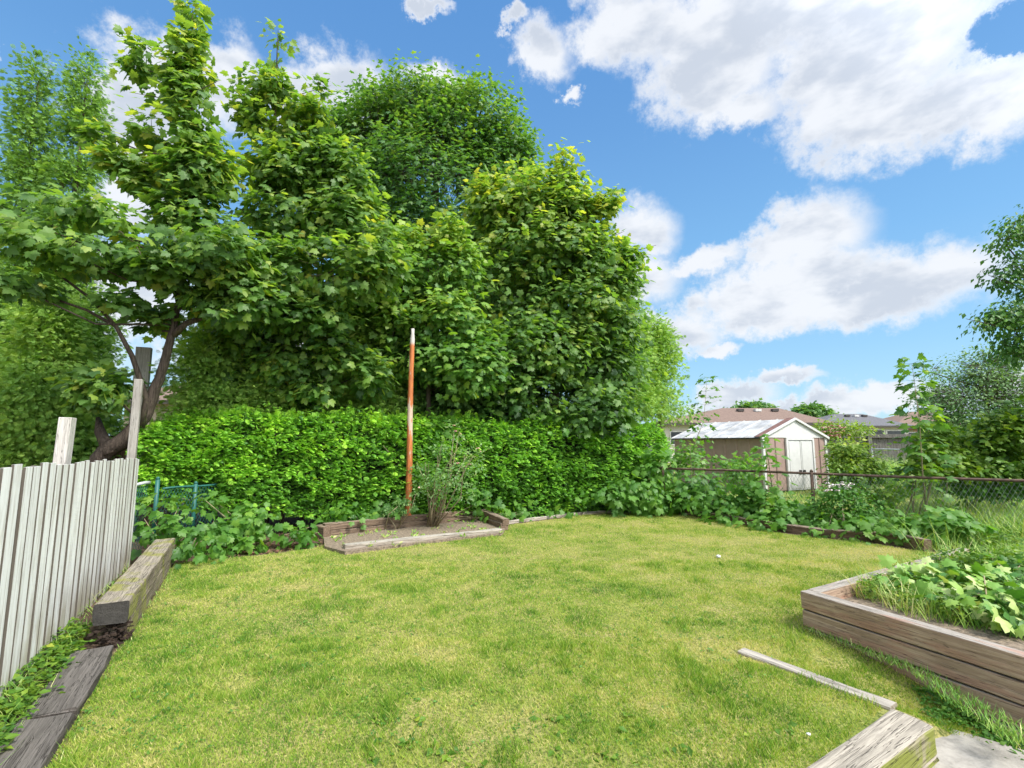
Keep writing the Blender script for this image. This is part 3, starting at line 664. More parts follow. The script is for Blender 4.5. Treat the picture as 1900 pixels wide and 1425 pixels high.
# ------------------------------------------------------------------ hedge
def litter():
    pass
H0 = np.array([A(262, 900, 7.9)[0], 7.9]); H1 = np.array([A(1262, 900, 12.3)[0], 12.3])
hu = (H1-H0)/np.linalg.norm(H1-H0); HL = np.linalg.norm(H1-H0); hn = np.array([hu[1], -hu[0]])
hedge = empty('cedar_hedge', (*H0, 0), 'long clipped bright green cedar hedge across the back of the lawn', 'hedge')
rng = np.random.default_rng(11)
def hedge_top(s): return np.interp(s/HL, [0, .03, .1, .35, .6, .85, .95, 1], [1.75, 1.98, 2.05, 2.06, 1.98, 1.96, 1.9, 1.6])
def hedge_low(s): return np.interp(s/HL, [0, .1, .2, .3, .42, 1], [.72, .5, .28, .14, .05, .03])
def hsurf(n, inset, zmin=0):
    s = rng.uniform(-.1, HL+.15, n); t = rng.random(n)
    top = hedge_top(s)+(fbm(np.stack([s*2.2, s*0, s*0], 1), 1, 4)-.5)*.18+(rng.random(len(s))**14)*.22
    fr = t < .78
    z = np.where(fr, 0, 0.); lo = hedge_low(s)+(fbm(np.stack([s*3, s*0, s*0+9], 1), 1, 9)-.5)*.3
    zz_ = lo+(top-lo)*(t/.78)
    depth = np.where(fr, 0, (t-.78)/.22*.95)
    rr = smooth((zz_-(top-.22))/.22)*.10
    bul = (fbm(np.stack([s, zz_*1.5, depth], 1), 2.6, 21, 3)-.5)*.5+(fbm(np.stack([s, zz_*1.6, depth], 1), 9, 5, 2)-.5)*.16+.1*np.sin(zz_*1.6)
    out = bul-rr-inset
    P = np.stack([H0[0]+hu[0]*s+hn[0]*(out-depth), H0[1]+hu[1]*s+hn[1]*(out-depth), np.where(fr, zz_, top-inset+(bul*.35))], 1)
    Nn = np.stack([np.where(fr, hn[0], hn[0]*.15), np.where(fr, hn[1], hn[1]*.15), np.where(fr, .25, 1.)], 1)
    # right end is rounded: turn the last bit away
    e = smooth((s-(HL-.7))/.85); P[:, :2] -= hn[None]*(e*.75)[:, None]; Nn[:, :2] += hu[None]*(e*1.2)[:, None]
    return P, Nn, s, fr
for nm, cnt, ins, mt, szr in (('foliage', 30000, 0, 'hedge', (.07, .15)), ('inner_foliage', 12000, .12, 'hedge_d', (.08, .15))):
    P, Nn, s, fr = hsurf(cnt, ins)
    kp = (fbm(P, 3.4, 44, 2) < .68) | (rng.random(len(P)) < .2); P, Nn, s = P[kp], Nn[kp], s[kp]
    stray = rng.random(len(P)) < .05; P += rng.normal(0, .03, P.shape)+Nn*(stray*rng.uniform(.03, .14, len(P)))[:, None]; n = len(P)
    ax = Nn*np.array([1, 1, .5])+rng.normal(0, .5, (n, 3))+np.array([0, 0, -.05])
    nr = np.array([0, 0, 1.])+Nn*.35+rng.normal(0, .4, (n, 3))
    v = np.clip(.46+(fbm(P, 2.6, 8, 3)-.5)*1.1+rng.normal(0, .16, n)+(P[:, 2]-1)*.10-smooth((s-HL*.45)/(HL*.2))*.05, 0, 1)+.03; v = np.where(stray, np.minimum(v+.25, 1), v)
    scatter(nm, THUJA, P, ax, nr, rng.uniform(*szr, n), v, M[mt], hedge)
# trunks, twigs and an added dark core
mb = MB()
for i in range(30):
    s = .3+i*(HL-.8)/29; b = H0+hu*s-hn*.42; lean = random.uniform(-.15, .15)
    mb.tube([(b[0], b[1], 0), (b[0]+hu[0]*lean*.5, b[1], .8), (b[0]+hu[0]*lean, b[1], 1.75)], [.045, .032, .012], 7, .2)
mb.build_each('trunk', M['bark'], hedge)
n = 2600; s = rng.uniform(.1, HL-.3, n); z = rng.uniform(.1, 1.8, n); c_ = H0+hu*s[:, None]-hn*.42
P0 = np.stack([c_[:, 0], c_[:, 1], z-.1], 1); P1 = P0+np.stack([hn[0]*.33+0*s, hn[1]*.33+0*s, .12+0*s], 1)+rng.normal(0, .12, (n, 3))
V_, T_ = segs(P0, P1, .007, .002); tag(trimesh('twigs', V_, T_, M['twig'], hedge), kind='stuff')
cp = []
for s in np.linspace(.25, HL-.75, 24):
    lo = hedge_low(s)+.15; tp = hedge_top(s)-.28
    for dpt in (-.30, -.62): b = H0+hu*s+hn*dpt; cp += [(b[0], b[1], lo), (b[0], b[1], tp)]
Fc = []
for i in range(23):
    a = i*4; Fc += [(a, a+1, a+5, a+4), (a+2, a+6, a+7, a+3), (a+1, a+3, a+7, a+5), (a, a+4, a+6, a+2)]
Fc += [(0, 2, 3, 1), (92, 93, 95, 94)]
M['core'] = plain('dark_core_fill', (.035, .04, .022), 1.0, scale=40, bump=1.0)
pymesh('light_block_core', cp, Fc, M['core'], hedge)  # solid body added inside the hedge to block light

# ------------------------------------------------------------------ generic crowns
def crown(name, tmpl, m, parent, lobes, seed, clusters, per, size, cr=.16, shell=.55, gap=.36, gs=1.4, v0=.4, vtop=.0, vr=.13, droop=.35, flat=.55, wide=1.0, nup=1.0, zr=None):
    """lobes: (centre xyz, (rx, ry, rz)) in metres"""
    g = np.random.default_rng(seed); Cn = np.array([l[0] for l in lobes]); Rr = np.array([l[1] for l in lobes])
    wgt = (Rr[:, 0]*Rr[:, 2])**.9; wgt /= wgt.sum()
    k = g.choice(len(lobes), int(clusters*1.6), p=wgt)
    d = g.normal(0, 1, (len(k), 3)); d /= np.linalg.norm(d, axis=1, keepdims=True)
    rad = shell+(1-shell)*g.random(len(k))**.6; rad *= 1+.42*(fbm(d*2.3+k[:, None]*7, 1.0, seed)-.5)*2
    P = Cn[k]+d*Rr[k]*rad[:, None]
    kp = fbm(P, gs, seed+5, 3) > gap; P, d, k = P[kp], d[kp], k[kp]; P, d, k = P[:clusters], d[:clusters], k[:clusters]
    hz_ = P[:, 2]
    n = len(P); base = Cn[k]+d*Rr[k]*.35
    per_ = g.integers(max(2, int(per*.6)), int(per*1.4)+1, n); idx = np.repeat(np.arange(n), per_); N = len(idx)
    off = g.normal(0, 1, (N, 3))*np.array([cr, cr, cr*flat])
    L = P[idx]+off
    ho = off*np.array([1, 1, .3])+d[idx]*cr*.7; ho /= np.maximum(np.linalg.norm(ho, axis=1, keepdims=True), 1e-5)
    ax = ho+g.normal(0, .35, (N, 3))-np.array([0, 0, droop])
    nr = np.array([0, 0, nup*.75])+d[idx]*.75+np.array([0, -.22, 0])+g.normal(0, .36, (N, 3))
    zt = (L[:, 2]-Cn[:, 2].min())/max(np.ptp(Cn[:, 2]), .5)
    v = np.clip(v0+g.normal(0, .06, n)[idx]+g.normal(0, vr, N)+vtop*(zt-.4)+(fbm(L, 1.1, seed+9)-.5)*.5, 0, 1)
    scatter(name, tmpl, L, ax, nr, g.uniform(.45, 1.2, N)*size, v, m, parent, wide)
    return P, base, k
def lobe(px, py, Yd, rx, ry, rd=None):
    c = A(px, py, Yd); sx = rx*Yd/F; sz = ry*Yd/F; return (c, (sx, (rd if rd else (sx+sz)/2), sz))
def wood_of(parent, trunk, tr, lobes, P, base, k, barkm='bark', seed=0, frac=.5, tw=.006, limb=.04):
    g = np.random.default_rng(seed)
    mb = MB(); T3 = [np.array(q, float) for q in trunk]
    # smooth the trunk polyline
    pts = []; rr = []
    for i in range(len(T3)-1):
        for t in np.linspace(0, 1, 6, endpoint=False): pts.append(T3[i]*(1-t)+T3[i+1]*t); rr.append(tr[i]*(1-t)+tr[i+1]*t)
    pts.append(T3[-1]); rr.append(tr[-1]); q = [pts[0]]
    for i in range(1, len(pts)-1): q.append((pts[i-1]+pts[i]*2+pts[i+1])/4+g.normal(0, .006, 3))
    q.append(pts[-1]); mb.tube(q, rr, 9, .12); mb.build('trunk', M[barkm], parent, True)
    mb = MB(); Q = np.array(q)
    for c, R in lobes:
        below = Q[Q[:, 2] < c[2]-.1]; below = below if len(below) else Q[:1]
        dd = np.linalg.norm((below-c)*np.array([1, 1, .7]), axis=1); j = dd.argmin(); st = below[j]; rs = min(rr[j]*.6, limb)
        mid = (st+c)/2+np.array([0, 0, -.08*dd[j]])+g.normal(0, .05, 3); 
        mb.tube([st, mid, c, c+(c-mid)*.5], [rs, rs*.7, rs*.4, rs*.15], 6, .1)
    mb.build_each('limb', M[barkm], parent, True)
    s = g.random(len(P)) < frac; V_, T_ = segs(base[s], P[s]+g.normal(0, .03, P[s].shape), tw, tw*.35)
    tag(trimesh('twigs', V_, T_, M['twig'], parent), kind='stuff')
def maple(name, label, lobes, trunk, tr, seed, clusters, per, size, m='maple', group=None, cat='tree', tmpl=MAPLE, frac=.5, tw=.006, limb=.04, **kw):
    e = empty(name, trunk[0], label, cat, group)
    P, b, k = crown('crown', tmpl, M[m], e, lobes, seed, clusters, per, size, **kw)
    wood_of(e, trunk, tr, lobes, P, b, k, seed=seed, frac=frac, tw=tw, limb=limb); return e

GT = 'trees behind the hedge'
# A: leaning maple at the left
d1 = 7.9
lob = [lobe(357, 28, d1, 6, 30), lobe(352, 80, d1, 16, 30), lobe(345, 130, d1, 26, 42), lobe(350, 185, d1, 38, 50), lobe(350, 250, d1, 46, 60), lobe(360, 325, d1, 58, 62), lobe(345, 400, d1, 58, 48),
       lobe(262, 85, d1+.1, 5, 24), lobe(256, 125, d1+.1, 8, 30), lobe(262, 175, d1+.1, 14, 34), lobe(285, 250, d1, 26, 40), lobe(272, 320, d1, 36, 46),
       lobe(190, 252, d1-.2, 34, 10), lobe(215, 300, d1-.2, 34, 14), lobe(395, 155, d1, 16, 10), lobe(400, 310, d1, 26, 50)]
lob2 = [lobe(60, 415, 6.9, 90, 26, .8), lobe(165, 400, 7.0, 85, 26, .8), lobe(120, 465, 6.7, 125, 28, .9), lobe(15, 525, 6.5, 50, 26, .6), lobe(250, 450, 7.1, 80, 34, .7), lobe(300, 500, 7.4, 80, 30, .7), lobe(400, 470, 7.6, 80, 60, .8), lobe(225, 560, 7.4, 30, 14),
        lobe(430, 560, 8, 90, 50), lobe(300, 600, 8.0, 36, 28), lobe(185, 720, 7.6, 42, 40)]
tA = [A(180, 865, 7.9), A(195, 838, 7.9), A(238, 812, 7.9), A(272, 765, 7.9), A(300, 690, 7.9), A(318, 625, 7.9), A(331, 560, 7.9), A(340, 470, 7.9), A(345, 380, 7.9), A(352, 250, 7.9), A(356, 110, 7.9), A(357, 15, 7.9)]
tA = [np.array([tA[0][0]-.1, 7.9, 0])]+tA
rA = [.18, .14, .13, .13, .10, .072, .06, .045, .045, .035, .028, .016, .004]
eA = empty('maple_tree', tA[0], 'leaning maple with crooked dark trunk and tall leafy spires behind the white fence', 'tree', GT)
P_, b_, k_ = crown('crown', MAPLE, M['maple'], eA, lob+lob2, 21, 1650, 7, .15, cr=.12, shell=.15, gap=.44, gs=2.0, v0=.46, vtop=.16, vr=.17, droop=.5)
wood_of(eA, tA, rA, lob+lob2, P_, b_, k_, seed=1, frac=.35, limb=.022)
mb = MB()
mb.tube([A(262, 790, 7.85), A(272, 740, 7.8), A(245, 660, 7.6), A(215, 605, 7.4), A(160, 575, 7.2), A(60, 540, 6.9)], [.055, .045, .036, .03, .022, .012], 8, .1)
mb.tube([A(215, 605, 7.4), A(170, 555, 7.2), A(110, 510, 7.0), A(60, 450, 6.9)], [.026, .022, .016, .008], 8, .1)
mb.tube([A(322, 622, 7.9), A(345, 600, 7.9), A(375, 590, 8.0), A(420, 565, 8.1), A(450, 540, 8.2)], [.06, .05, .042, .03, .015], 8, .1)
mb.tube([A(330, 570, 7.9), A(352, 565, 7.9), A(378, 545, 7.9), A(400, 500, 7.9)], [.05, .042, .03, .012], 8, .1)
mb.tube([A(331, 560, 7.9), A(322, 520, 7.8), A(300, 490, 7.6), A(270, 450, 7.4)], [.045, .03, .02, .01], 8, .1)
mb.tube([A(205, 842, 7.85), A(185, 800, 7.85), A(182, 775, 7.9)], [.10, .07, .03], 8, .2)
mb.build_each('bough', M['bark'], eA, True)
# B: second spire maple
d2 = 9.2
lob = [lobe(515, 66, d2, 5, 26), lobe(510, 115, d2, 14, 32), lobe(508, 168, d2, 24, 42), lobe(522, 245, d2, 56, 55), lobe(530, 325, d2, 78, 60), lobe(525, 410, d2, 98, 66), lobe(592, 165, d2, 10, 16), lobe(575, 215, d2, 24, 28),
       lobe(450, 150, d2, 9, 6), lobe(462, 210, d2, 14, 32), lobe(600, 300, d2, 40, 50), lobe(650, 330, d2, 45, 55), lobe(640, 400, d2, 80, 60), lobe(500, 500, d2-.6, 110, 60), lobe(620, 500, d2-.5, 100, 60), lobe(560, 590, d2-.3, 90, 40), lobe(700, 480, d2-.3, 50, 70), lobe(460, 600, d2-.3, 60, 40), lobe(440, 655, d2, 34, 44), lobe(520, 665, d2, 44, 44), lobe(610, 655, d2+.2, 46, 50), lobe(580, 725, d2+.2, 40, 26), lobe(680, 690, d2+.4, 34, 44)]
maple('maple_tree', 'slender maple with one pointed spire, between the leaning maple and the huge dark maple', lob, [np.array([A(470, 800, 11)[0], 11, 0]), A(465, 640, 10.6), A(480, 500, 9.7), A(500, 330, d2), A(512, 180, d2), A(516, 55, d2)], [.12, .09, .07, .045, .022, .004], 31, 2600, 7, .15, group=GT, cr=.14, shell=.2, gap=.42, gs=1.7, v0=.46, vtop=.14, vr=.17, droop=.5, frac=.3, limb=.02)
# C: big dark maple far back
d3 = 17
lob = [lobe(820, 400, d3, 185, 190, 3.2), lobe(700, 270, d3, 95, 80, 2), lobe(880, 240, d3, 90, 62, 2), lobe(785, 215, d3, 95, 52, 2), lobe(930, 310, d3, 65, 90, 1.6), lobe(660, 330, d3, 70, 110, 1.6), lobe(700, 190, d3, 40, 26), lobe(760, 185, d3, 50, 26), lobe(850, 190, d3, 45, 20), lobe(640, 240, d3, 30, 30), lobe(750, 480, d3-1, 140, 120, 2), lobe(900, 500, d3-1, 110, 120, 2), lobe(960, 300, d3, 32, 50), lobe(820, 600, d3, 240, 60, 2)]
maple('maple_tree', 'huge dense dark green rounded maple, tallest and farthest of the trees', lob, [np.array([A(800, 800, d3)[0], d3, 0]), A(800, 600, d3), A(805, 450, d3), A(810, 300, d3)], [.35, .28, .2, .08], 41, 8500, 9, .17, m='maple_d', tmpl=MAPLEL, group=GT, cr=.27, shell=.66, gap=.36, gs=.8, v0=.42, vtop=.25, frac=.25, tw=.012, limb=.09)
# D: bright maple over the hedge right
d4 = 12.3
lob = [lobe(1047, 298, d4, 7, 22), lobe(905, 338, d4, 8, 16), lobe(965, 322, d4, 10, 18), lobe(1078, 345, d4, 7, 18), lobe(1005, 325, d4, 12, 18), lobe(1180, 465, d4, 7, 5), lobe(1133, 440, d4, 14, 14), lobe(1042, 345, d4, 28, 34), lobe(960, 385, d4, 85, 58), lobe(1045, 400, d4, 78, 55), lobe(1100, 410, d4, 34, 40), lobe(1130, 375, d4, 12, 22), lobe(905, 375, d4, 30, 50), lobe(1000, 470, d4, 130, 70), lobe(1105, 490, d4, 62, 55), lobe(1165, 478, d4, 22, 14), lobe(1150, 510, d4, 30, 30),
       lobe(940, 540, d4, 105, 80), lobe(1070, 570, d4, 95, 80), lobe(1130, 600, d4, 55, 55), lobe(1000, 650, d4-.6, 120, 60), lobe(1110, 690, d4-.3, 80, 60), lobe(900, 660, d4-.8, 90, 60), lobe(975, 735, d4-.9, 85, 45), lobe(1120, 760, d4-.9, 62, 36), lobe(860, 730, d4-.9, 62, 40), lobe(900, 770, d4-.9, 70, 22), lobe(1000, 772, d4-.9, 80, 22), lobe(1090, 778, d4-.9, 70, 24)]
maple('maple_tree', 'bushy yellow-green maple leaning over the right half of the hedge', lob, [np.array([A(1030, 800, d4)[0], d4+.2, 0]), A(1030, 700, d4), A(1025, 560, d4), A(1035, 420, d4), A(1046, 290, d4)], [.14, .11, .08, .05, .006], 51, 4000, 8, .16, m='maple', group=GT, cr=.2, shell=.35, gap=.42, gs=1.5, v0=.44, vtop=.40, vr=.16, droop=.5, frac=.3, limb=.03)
# E: young maples in the middle
d5 = 10.6
lob = [lobe(760, 445, d5, 26, 30), lobe(835, 430, d5, 26, 34), lobe(700, 520, d5, 50, 44), lobe(790, 500, d5, 62, 50), lobe(850, 490, d5, 40, 50), lobe(740, 590, d5, 60, 55), lobe(830, 590, d5, 80, 60), lobe(800, 660, d5, 95, 50), lobe(870, 680, d5-.4, 60, 60), lobe(700, 440, d5, 22, 30), lobe(665, 560, d5, 42, 34)]
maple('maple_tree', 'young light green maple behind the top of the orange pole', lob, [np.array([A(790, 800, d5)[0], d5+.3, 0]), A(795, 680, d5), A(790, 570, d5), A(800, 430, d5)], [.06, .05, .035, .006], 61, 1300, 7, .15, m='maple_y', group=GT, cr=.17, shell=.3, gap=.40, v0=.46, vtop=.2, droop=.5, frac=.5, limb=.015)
# cedars
def cedar(label, px, top, base_y, halfw, Yd, seed, cl=900, per=15, size=.135, group=GT, v0=.42, m='cedar', gap=.38, dens=.35, width=None):
    zt = A(px, top, Yd)[2]; x = A(px, 800, Yd)[0]; w_ = halfw*Yd/F; lobes = []; zb = .9 if px < 1100 else 2.3
    nl = 7
    for i in range(nl):
        f = i/(nl-1); zc = zb+(zt-zb)*(.08+.86*f); rw = w_*(1-.72*f**1.3)
        lobes.append((np.array([x+random.uniform(-.1, .1)*w_, Yd+random.uniform(-.1, .1), zc]), (rw, rw, (zt-zb)/nl*.8)))
    e = empty('cedar_tree', (x, Yd, 0), label, 'tree', group)
    P, b, k = crown('crown', THUJA, M[m], e, lobes, seed, cl, per, size, cr=.15, shell=dens, gap=gap, gs=1.8, v0=v0, droop=.25, flat=1.0, nup=.4, vtop=.1)
    wood_of(e, [(x, Yd, 0), (x+.05, Yd, zt*.5), (x, Yd, zt-.15)], [.09, .06, .012], lobes, P, b, k, seed=seed, frac=.35, tw=.006, limb=.02)
    return e
cl_ = ['feathery cedar with a ragged top against the sky at the far left', 'tall cedar cut by the left edge, beside the ragged-topped one', 'bushy light cedar low behind the white fence, left of the maple trunk', 'cedar directly behind the bleached fence post', 'dark cedar just right of the leaning maple trunk, above the hedge', 'cedar above the hedge below the slender maple', 'cedar left of the orange pole, above the hedge', 'thin cedar right behind the orange pole', 'cedar deep behind the left maple branches', 'cedar between the slender maple and the orange pole']
cedar(cl_[0], 88, 135, 860, 70, 10.5, 71, 1700, v0=.5, gap=.42)
cedar(cl_[1], -10, 140, 860, 72, 10.5, 72, 1500, v0=.5, gap=.42)
cedar(cl_[2], 60, 560, 860, 95, 8.6, 73, 1100, v0=.75)
cedar(cl_[3], 140, 560, 860, 85, 9.8, 74, 900, v0=.62)
cedar(cl_[4], 395, 540, 800, 85, 9.3, 75, 1300, v0=.8)
cedar(cl_[5], 500, 540, 800, 85, 9.9, 76, 1400, v0=.8)
cedar(cl_[6], 680, 560, 800, 85, 10.9, 77, 1400, v0=.8)
cedar(cl_[7], 770, 600, 800, 80, 11.4, 78, 1100)
cedar(cl_[8], 10, 480, 860, 90, 10.0, 79, 800)
cedar(cl_[9], 600, 560, 800, 75, 10.7, 80, 1000, v0=.8)
cedar('dark cedar filling in behind the hedge just right of the orange pole', 880, 640, 800, 70, 12.6, 83, 800, v0=.35)
cedar('dark cedar in the shade under the bright maple, behind the hedge', 985, 640, 800, 70, 13.1, 84, 800, v0=.35)
cedar('dark cedar under the right edge of the bright maple', 1085, 620, 800, 70, 13.6, 85, 800, v0=.45)
cedar('pointed cedar right of the bright maple, against the sky', 1160, 520, 800, 74, 13.4, 81, 820, v0=.75, gap=.47)
cedar('last cedar of the row, left of the shed', 1222, 595, 800, 62, 14.2, 82, 620, v0=.8, gap=.48)

# ------------------------------------------------------------------ saplings, shrubs, undergrowth
def stemplant(name, label, cat, pts, rad, seed, m, tmpl, size, pairs, group=None, spread=.25, droop=.5, v0=.4, stem='drystem', taper=.55):
    e = empty(name, pts[0], label, cat, group); g = np.random.default_rng(seed); pts = [np.array(q, float) for q in pts]
    mb = MB(); mb.tube(pts, [rad*(1-.8*i/(len(pts)-1)) for i in range(len(pts))], 6, .1); mb.build('stem', M[stem], e, True)
    cum = np.cumsum([0]+[np.linalg.norm(pts[i+1]-pts[i]) for i in range(len(pts)-1)]); L = []; Ax = []; Tw = []
    for i in range(pairs):
        f = (.22+.78*i/(pairs-1))*cum[-1]; c = np.array([np.interp(f, cum, [q[a] for q in pts]) for a in range(3)])
        sz = spread*(1-taper*i/(pairs-1)); a = g.uniform(0, PI)
        for kx in range(4):
            t = a+kx*PI/2+g.normal(0, .3); dr = np.array([math.cos(t), math.sin(t), g.uniform(-.1, .5)]); tip = c+dr*sz*g.uniform(.5, 1.1); Tw.append((c, tip))
            for q in range(g.integers(1, 4)): L.append(tip+g.normal(0, size*.35, 3)); Ax.append(dr*np.array([1, 1, .2])+g.normal(0, .3, 3)-np.array([0, 0, droop]))
    L = np.array(L); Ax = np.array(Ax); n = len(L)
    scatter('leaves', tmpl, L, Ax, np.array([0, 0, 1.])+g.normal(0, .35, (n, 3)), g.uniform(.6, 1.1, n)*size, np.clip(v0+g.normal(0, .15, n), 0, 1), M[m], e)
    Tw = np.array(Tw); V_, T_ = segs(Tw[:, 0], Tw[:, 1], .003, .0015); trimesh('leaf_stalks', V_, T_, M['stem'], e); return e
stemplant('maple_sapling', 'tall thin maple sapling growing through the wire fence, above its rail, at the right', 'sapling', [G(1722, 985), A(1712, 880, 8.6), A(1706, 780, 8.7), A(1692, 675, 8.8)], .016, 5, 'maple_y', MAPLE, .15, 24, spread=.42, v0=.34, group='saplings at the wire fence')
stemplant('maple_sapling', 'slim sapling with sparse leaves leaning in front of the shed roof', 'sapling', [A(1285, 900, 12.2), A(1290, 820, 12.2), A(1306, 780, 12.2), A(1312, 700, 12.2)], .014, 6, 'cherry', MAPLEL, .13, 13, spread=.5, v0=.55, group='saplings at the wire fence')
stemplant('maple_sapling', 'leafy maple sapling in front of the shed corner and white door', 'sapling', [A(1435, 985, 9.9), A(1432, 900, 9.9), A(1425, 850, 9.9), A(1420, 822, 9.9)], .016, 8, 'under', MAPLE, .17, 9, spread=.34, v0=.6, group='saplings at the wire fence')
stemplant('maple_sapling', 'small sapling in front of the dark left half of the shed wall', 'sapling', [A(1285, 930, 11.4), A(1282, 860, 11.4), A(1280, 822, 11.4)], .012, 9, 'rose', MAPLEL, .13, 8, spread=.4, v0=.5, group='saplings at the wire fence')

def shrub(name, label, cat, lobes, seed, clusters, per, size, m, tmpl, base, group=None, stems=9, **kw):
    e = empty(name, base, label, cat, group); P, b, k = crown('foliage', tmpl, M[m], e, lobes, seed, clusters, per, size, **kw)
    g = np.random.default_rng(seed); mb = MB()
    for i in range(stems):
        c = lobes[i % len(lobes)][0]; b0_ = np.array(base)+g.normal(0, .08, 3)*np.array([1, 1, 0]); mid = (b0_+c)/2+g.normal(0, .06, 3); mb.tube([b0_, mid, c+g.normal(0, .1, 3)], [.014, .01, .004], 5)
    mb.build_each('stem', M['drystem'], e, True); return e
def blooms(e, m, pts, r, seed, name='flowers'):
    g = np.random.default_rng(seed); L = []; Ax = []
    for p_ in pts:
        for i in range(9):
            t = i/9*2*PI*2.1; L.append(p_); Ax.append((math.cos(t), math.sin(t), g.uniform(-.1, .9)))
    L = np.array(L, float); n = len(L); sz = np.repeat(g.uniform(.7, 1.2, len(pts)), 9)*r
    scatter(name, ROUND, L, np.array(Ax), np.array([0, -.3, 1.])+g.normal(0, .2, (n, 3)), sz, np.full(n, .5), M[m], e)
# rose in the pole bed
rbp = G(806, 980)
e = shrub('rose_bush', 'straggly rose bush with bare stems and faded flowers right of the orange pole', 'rose bush', [lobe(835, 880, 9.0, 50, 50), lobe(800, 900, 9.1, 36, 38), lobe(876, 850, 9.0, 22, 34), lobe(845, 805, 9.1, 10, 26), lobe(782, 870, 9.1, 14, 22), lobe(815, 830, 9.1, 12, 26)], 91, 330, 6, .066, 'rose', OVATE, rbp, stems=22, cr=.08, shell=.1, gap=.46, gs=4, v0=.45, wide=1.5)
g = np.random.default_rng(1)
blooms(e, 'pink_flower', [A(x, y, 8.85) for x, y in ((886, 832), (880, 848), (872, 862), (892, 838), (842, 790), (845, 800), (850, 860), (864, 866), (815, 910), (778, 905))], .035, 2)
shrub('small_rose_bush', 'small leafy rose shoot hugging the foot of the orange pole', 'rose bush', [lobe(748, 935, 8.95, 18, 18), lobe(728, 950, 9.0, 14, 14), lobe(775, 912, 8.95, 12, 14)], 92, 60, 6, .06, 'rose', OVATE, G(735, 985), stems=4, cr=.05, shell=.1, gap=.2, v0=.5, wide=1.6)
g = np.random.default_rng(4); sp_ = np.array(sp)
L = []
while len(L) < 60:
    q = G(g.uniform(610, 930), g.uniform(965, 1020))[:2]
    if inpoly(q[None], sp_)[0]: L.append((*q, .04))
L = np.array(L); idx = np.repeat(np.arange(60), 7); N = len(idx)
scatter('bed_weeds', OVATE, L[idx]+g.normal(0, .03, (N, 3))*np.array([1, 1, .2]), g.normal(0, 1, (N, 3))*np.array([1, 1, .3])+np.array([0, 0, .7]), g.normal(0, 1, (N, 3)), g.uniform(.03, .09, N), np.clip(g.normal(.6, .2, N), 0, 1), M['tall'])
tag(D.objects['bed_weeds'], 'scattered small weeds on the mulch round the pole', 'weeds', None, 'stuff')

GU = 'maple seedlings in the shade'
def seedl(label, lobes, seed, clusters, size=.115, m='under', group=GU, v0=.45, base=None, tmpl=MAPLE, **kw):
    b = base if base is not None else np.array([lobes[0][0][0], lobes[0][0][1], 0]); kw.setdefault('shell', .2); kw.setdefault('gap', .3); kw.setdefault('cr', .13)
    return shrub('maple_seedlings', label, 'seedlings', lobes, seed, clusters, 7, size, m, tmpl, b, group, droop=.7, v0=v0, **kw)
seedl('broad-leaved maple seedlings at the end of the stacked ties', [lobe(345, 985, 7.0, 45, 28), lobe(290, 985, 6.9, 24, 24), lobe(400, 985, 7.3, 40, 26), lobe(365, 1015, 6.7, 40, 14), lobe(300, 935, 7.2, 14, 14)], 101, 75)
seedl('maple seedlings under the raised skirt of the hedge, left of the pole bed', [lobe(465, 965, 7.6, 40, 26), lobe(450, 1005, 7.3, 50, 14), lobe(560, 990, 7.7, 24, 18), lobe(400, 930, 7.6, 22, 14)], 102, 70)
seedl('low maple seedlings at the hedge foot behind the pole bed', [lobe(700, 945, 9.4, 70, 14), lobe(640, 955, 8.8, 40, 16), lobe(910, 945, 10, 34, 20), lobe(960, 950, 10.3, 30, 14), lobe(880, 915, 10, 22, 14)], 103, 90, .13)
seedl('dense maple seedlings where the hedge ends at the wire fence', [lobe(1180, 905, 11.1, 45, 36), lobe(1130, 925, 11.0, 40, 26), lobe(1215, 860, 11.4, 28, 40), lobe(1210, 930, 11, 36, 22), lobe(1050, 945, 10.7, 50, 10)], 104, 170, .15)
seedl('maple seedlings filling the border in front of the shed, at the fence', [lobe(1270, 925, 11, 40, 26), lobe(1320, 930, 10.6, 50, 26), lobe(1375, 945, 10.2, 45, 26), lobe(1300, 900, 11, 50, 18), lobe(1345, 965, 9.9, 50, 10)], 105, 190, .14, v0=.5)
seedl('maple seedlings below the shed door, left of the white flowers', [lobe(1440, 950, 9.6, 40, 30), lobe(1480, 960, 9.4, 40, 24), lobe(1430, 975, 9.3, 50, 14), lobe(1400, 915, 10, 24, 26)], 106, 150, .14, v0=.5)
seedl('maple seedlings spilling over the border timber before the tall grass', [lobe(1600, 985, 8.4, 50, 22), lobe(1540, 985, 8.7, 45, 16), lobe(1690, 985, 8.0, 50, 24), lobe(1760, 975, 7.8, 50, 26)], 107, 170, .14, v0=.5)
seedl('maple shoots on top of the hedge beside the pole', [lobe(800, 790, 9.9, 30, 14), lobe(700, 815, 9.4, 16, 12), lobe(1020, 790, 11.0, 40, 14)], 108, 36, .14, v0=.45, stems=3)
e = shrub('flowering_shrub', 'dark leafy shrub with clusters of white flowers below the fence rail', 'shrub', [lobe(1570, 945, 8.9, 50, 40), lobe(1535, 950, 9.0, 35, 32), lobe(1610, 955, 8.8, 35, 32), lobe(1560, 915, 9.0, 40, 16)], 111, 420, 7, .085, 'under', OVATE, G(1570, 1000), stems=8, cr=.1, shell=.3, gap=.3, v0=.4, wide=1.5)
g = np.random.default_rng(6); blooms(e, 'white_flower', [A(1530+g.uniform(0, 45)+i*.4, 893+g.uniform(0, 20), 8.75) for i in range(22)], .04, 3)
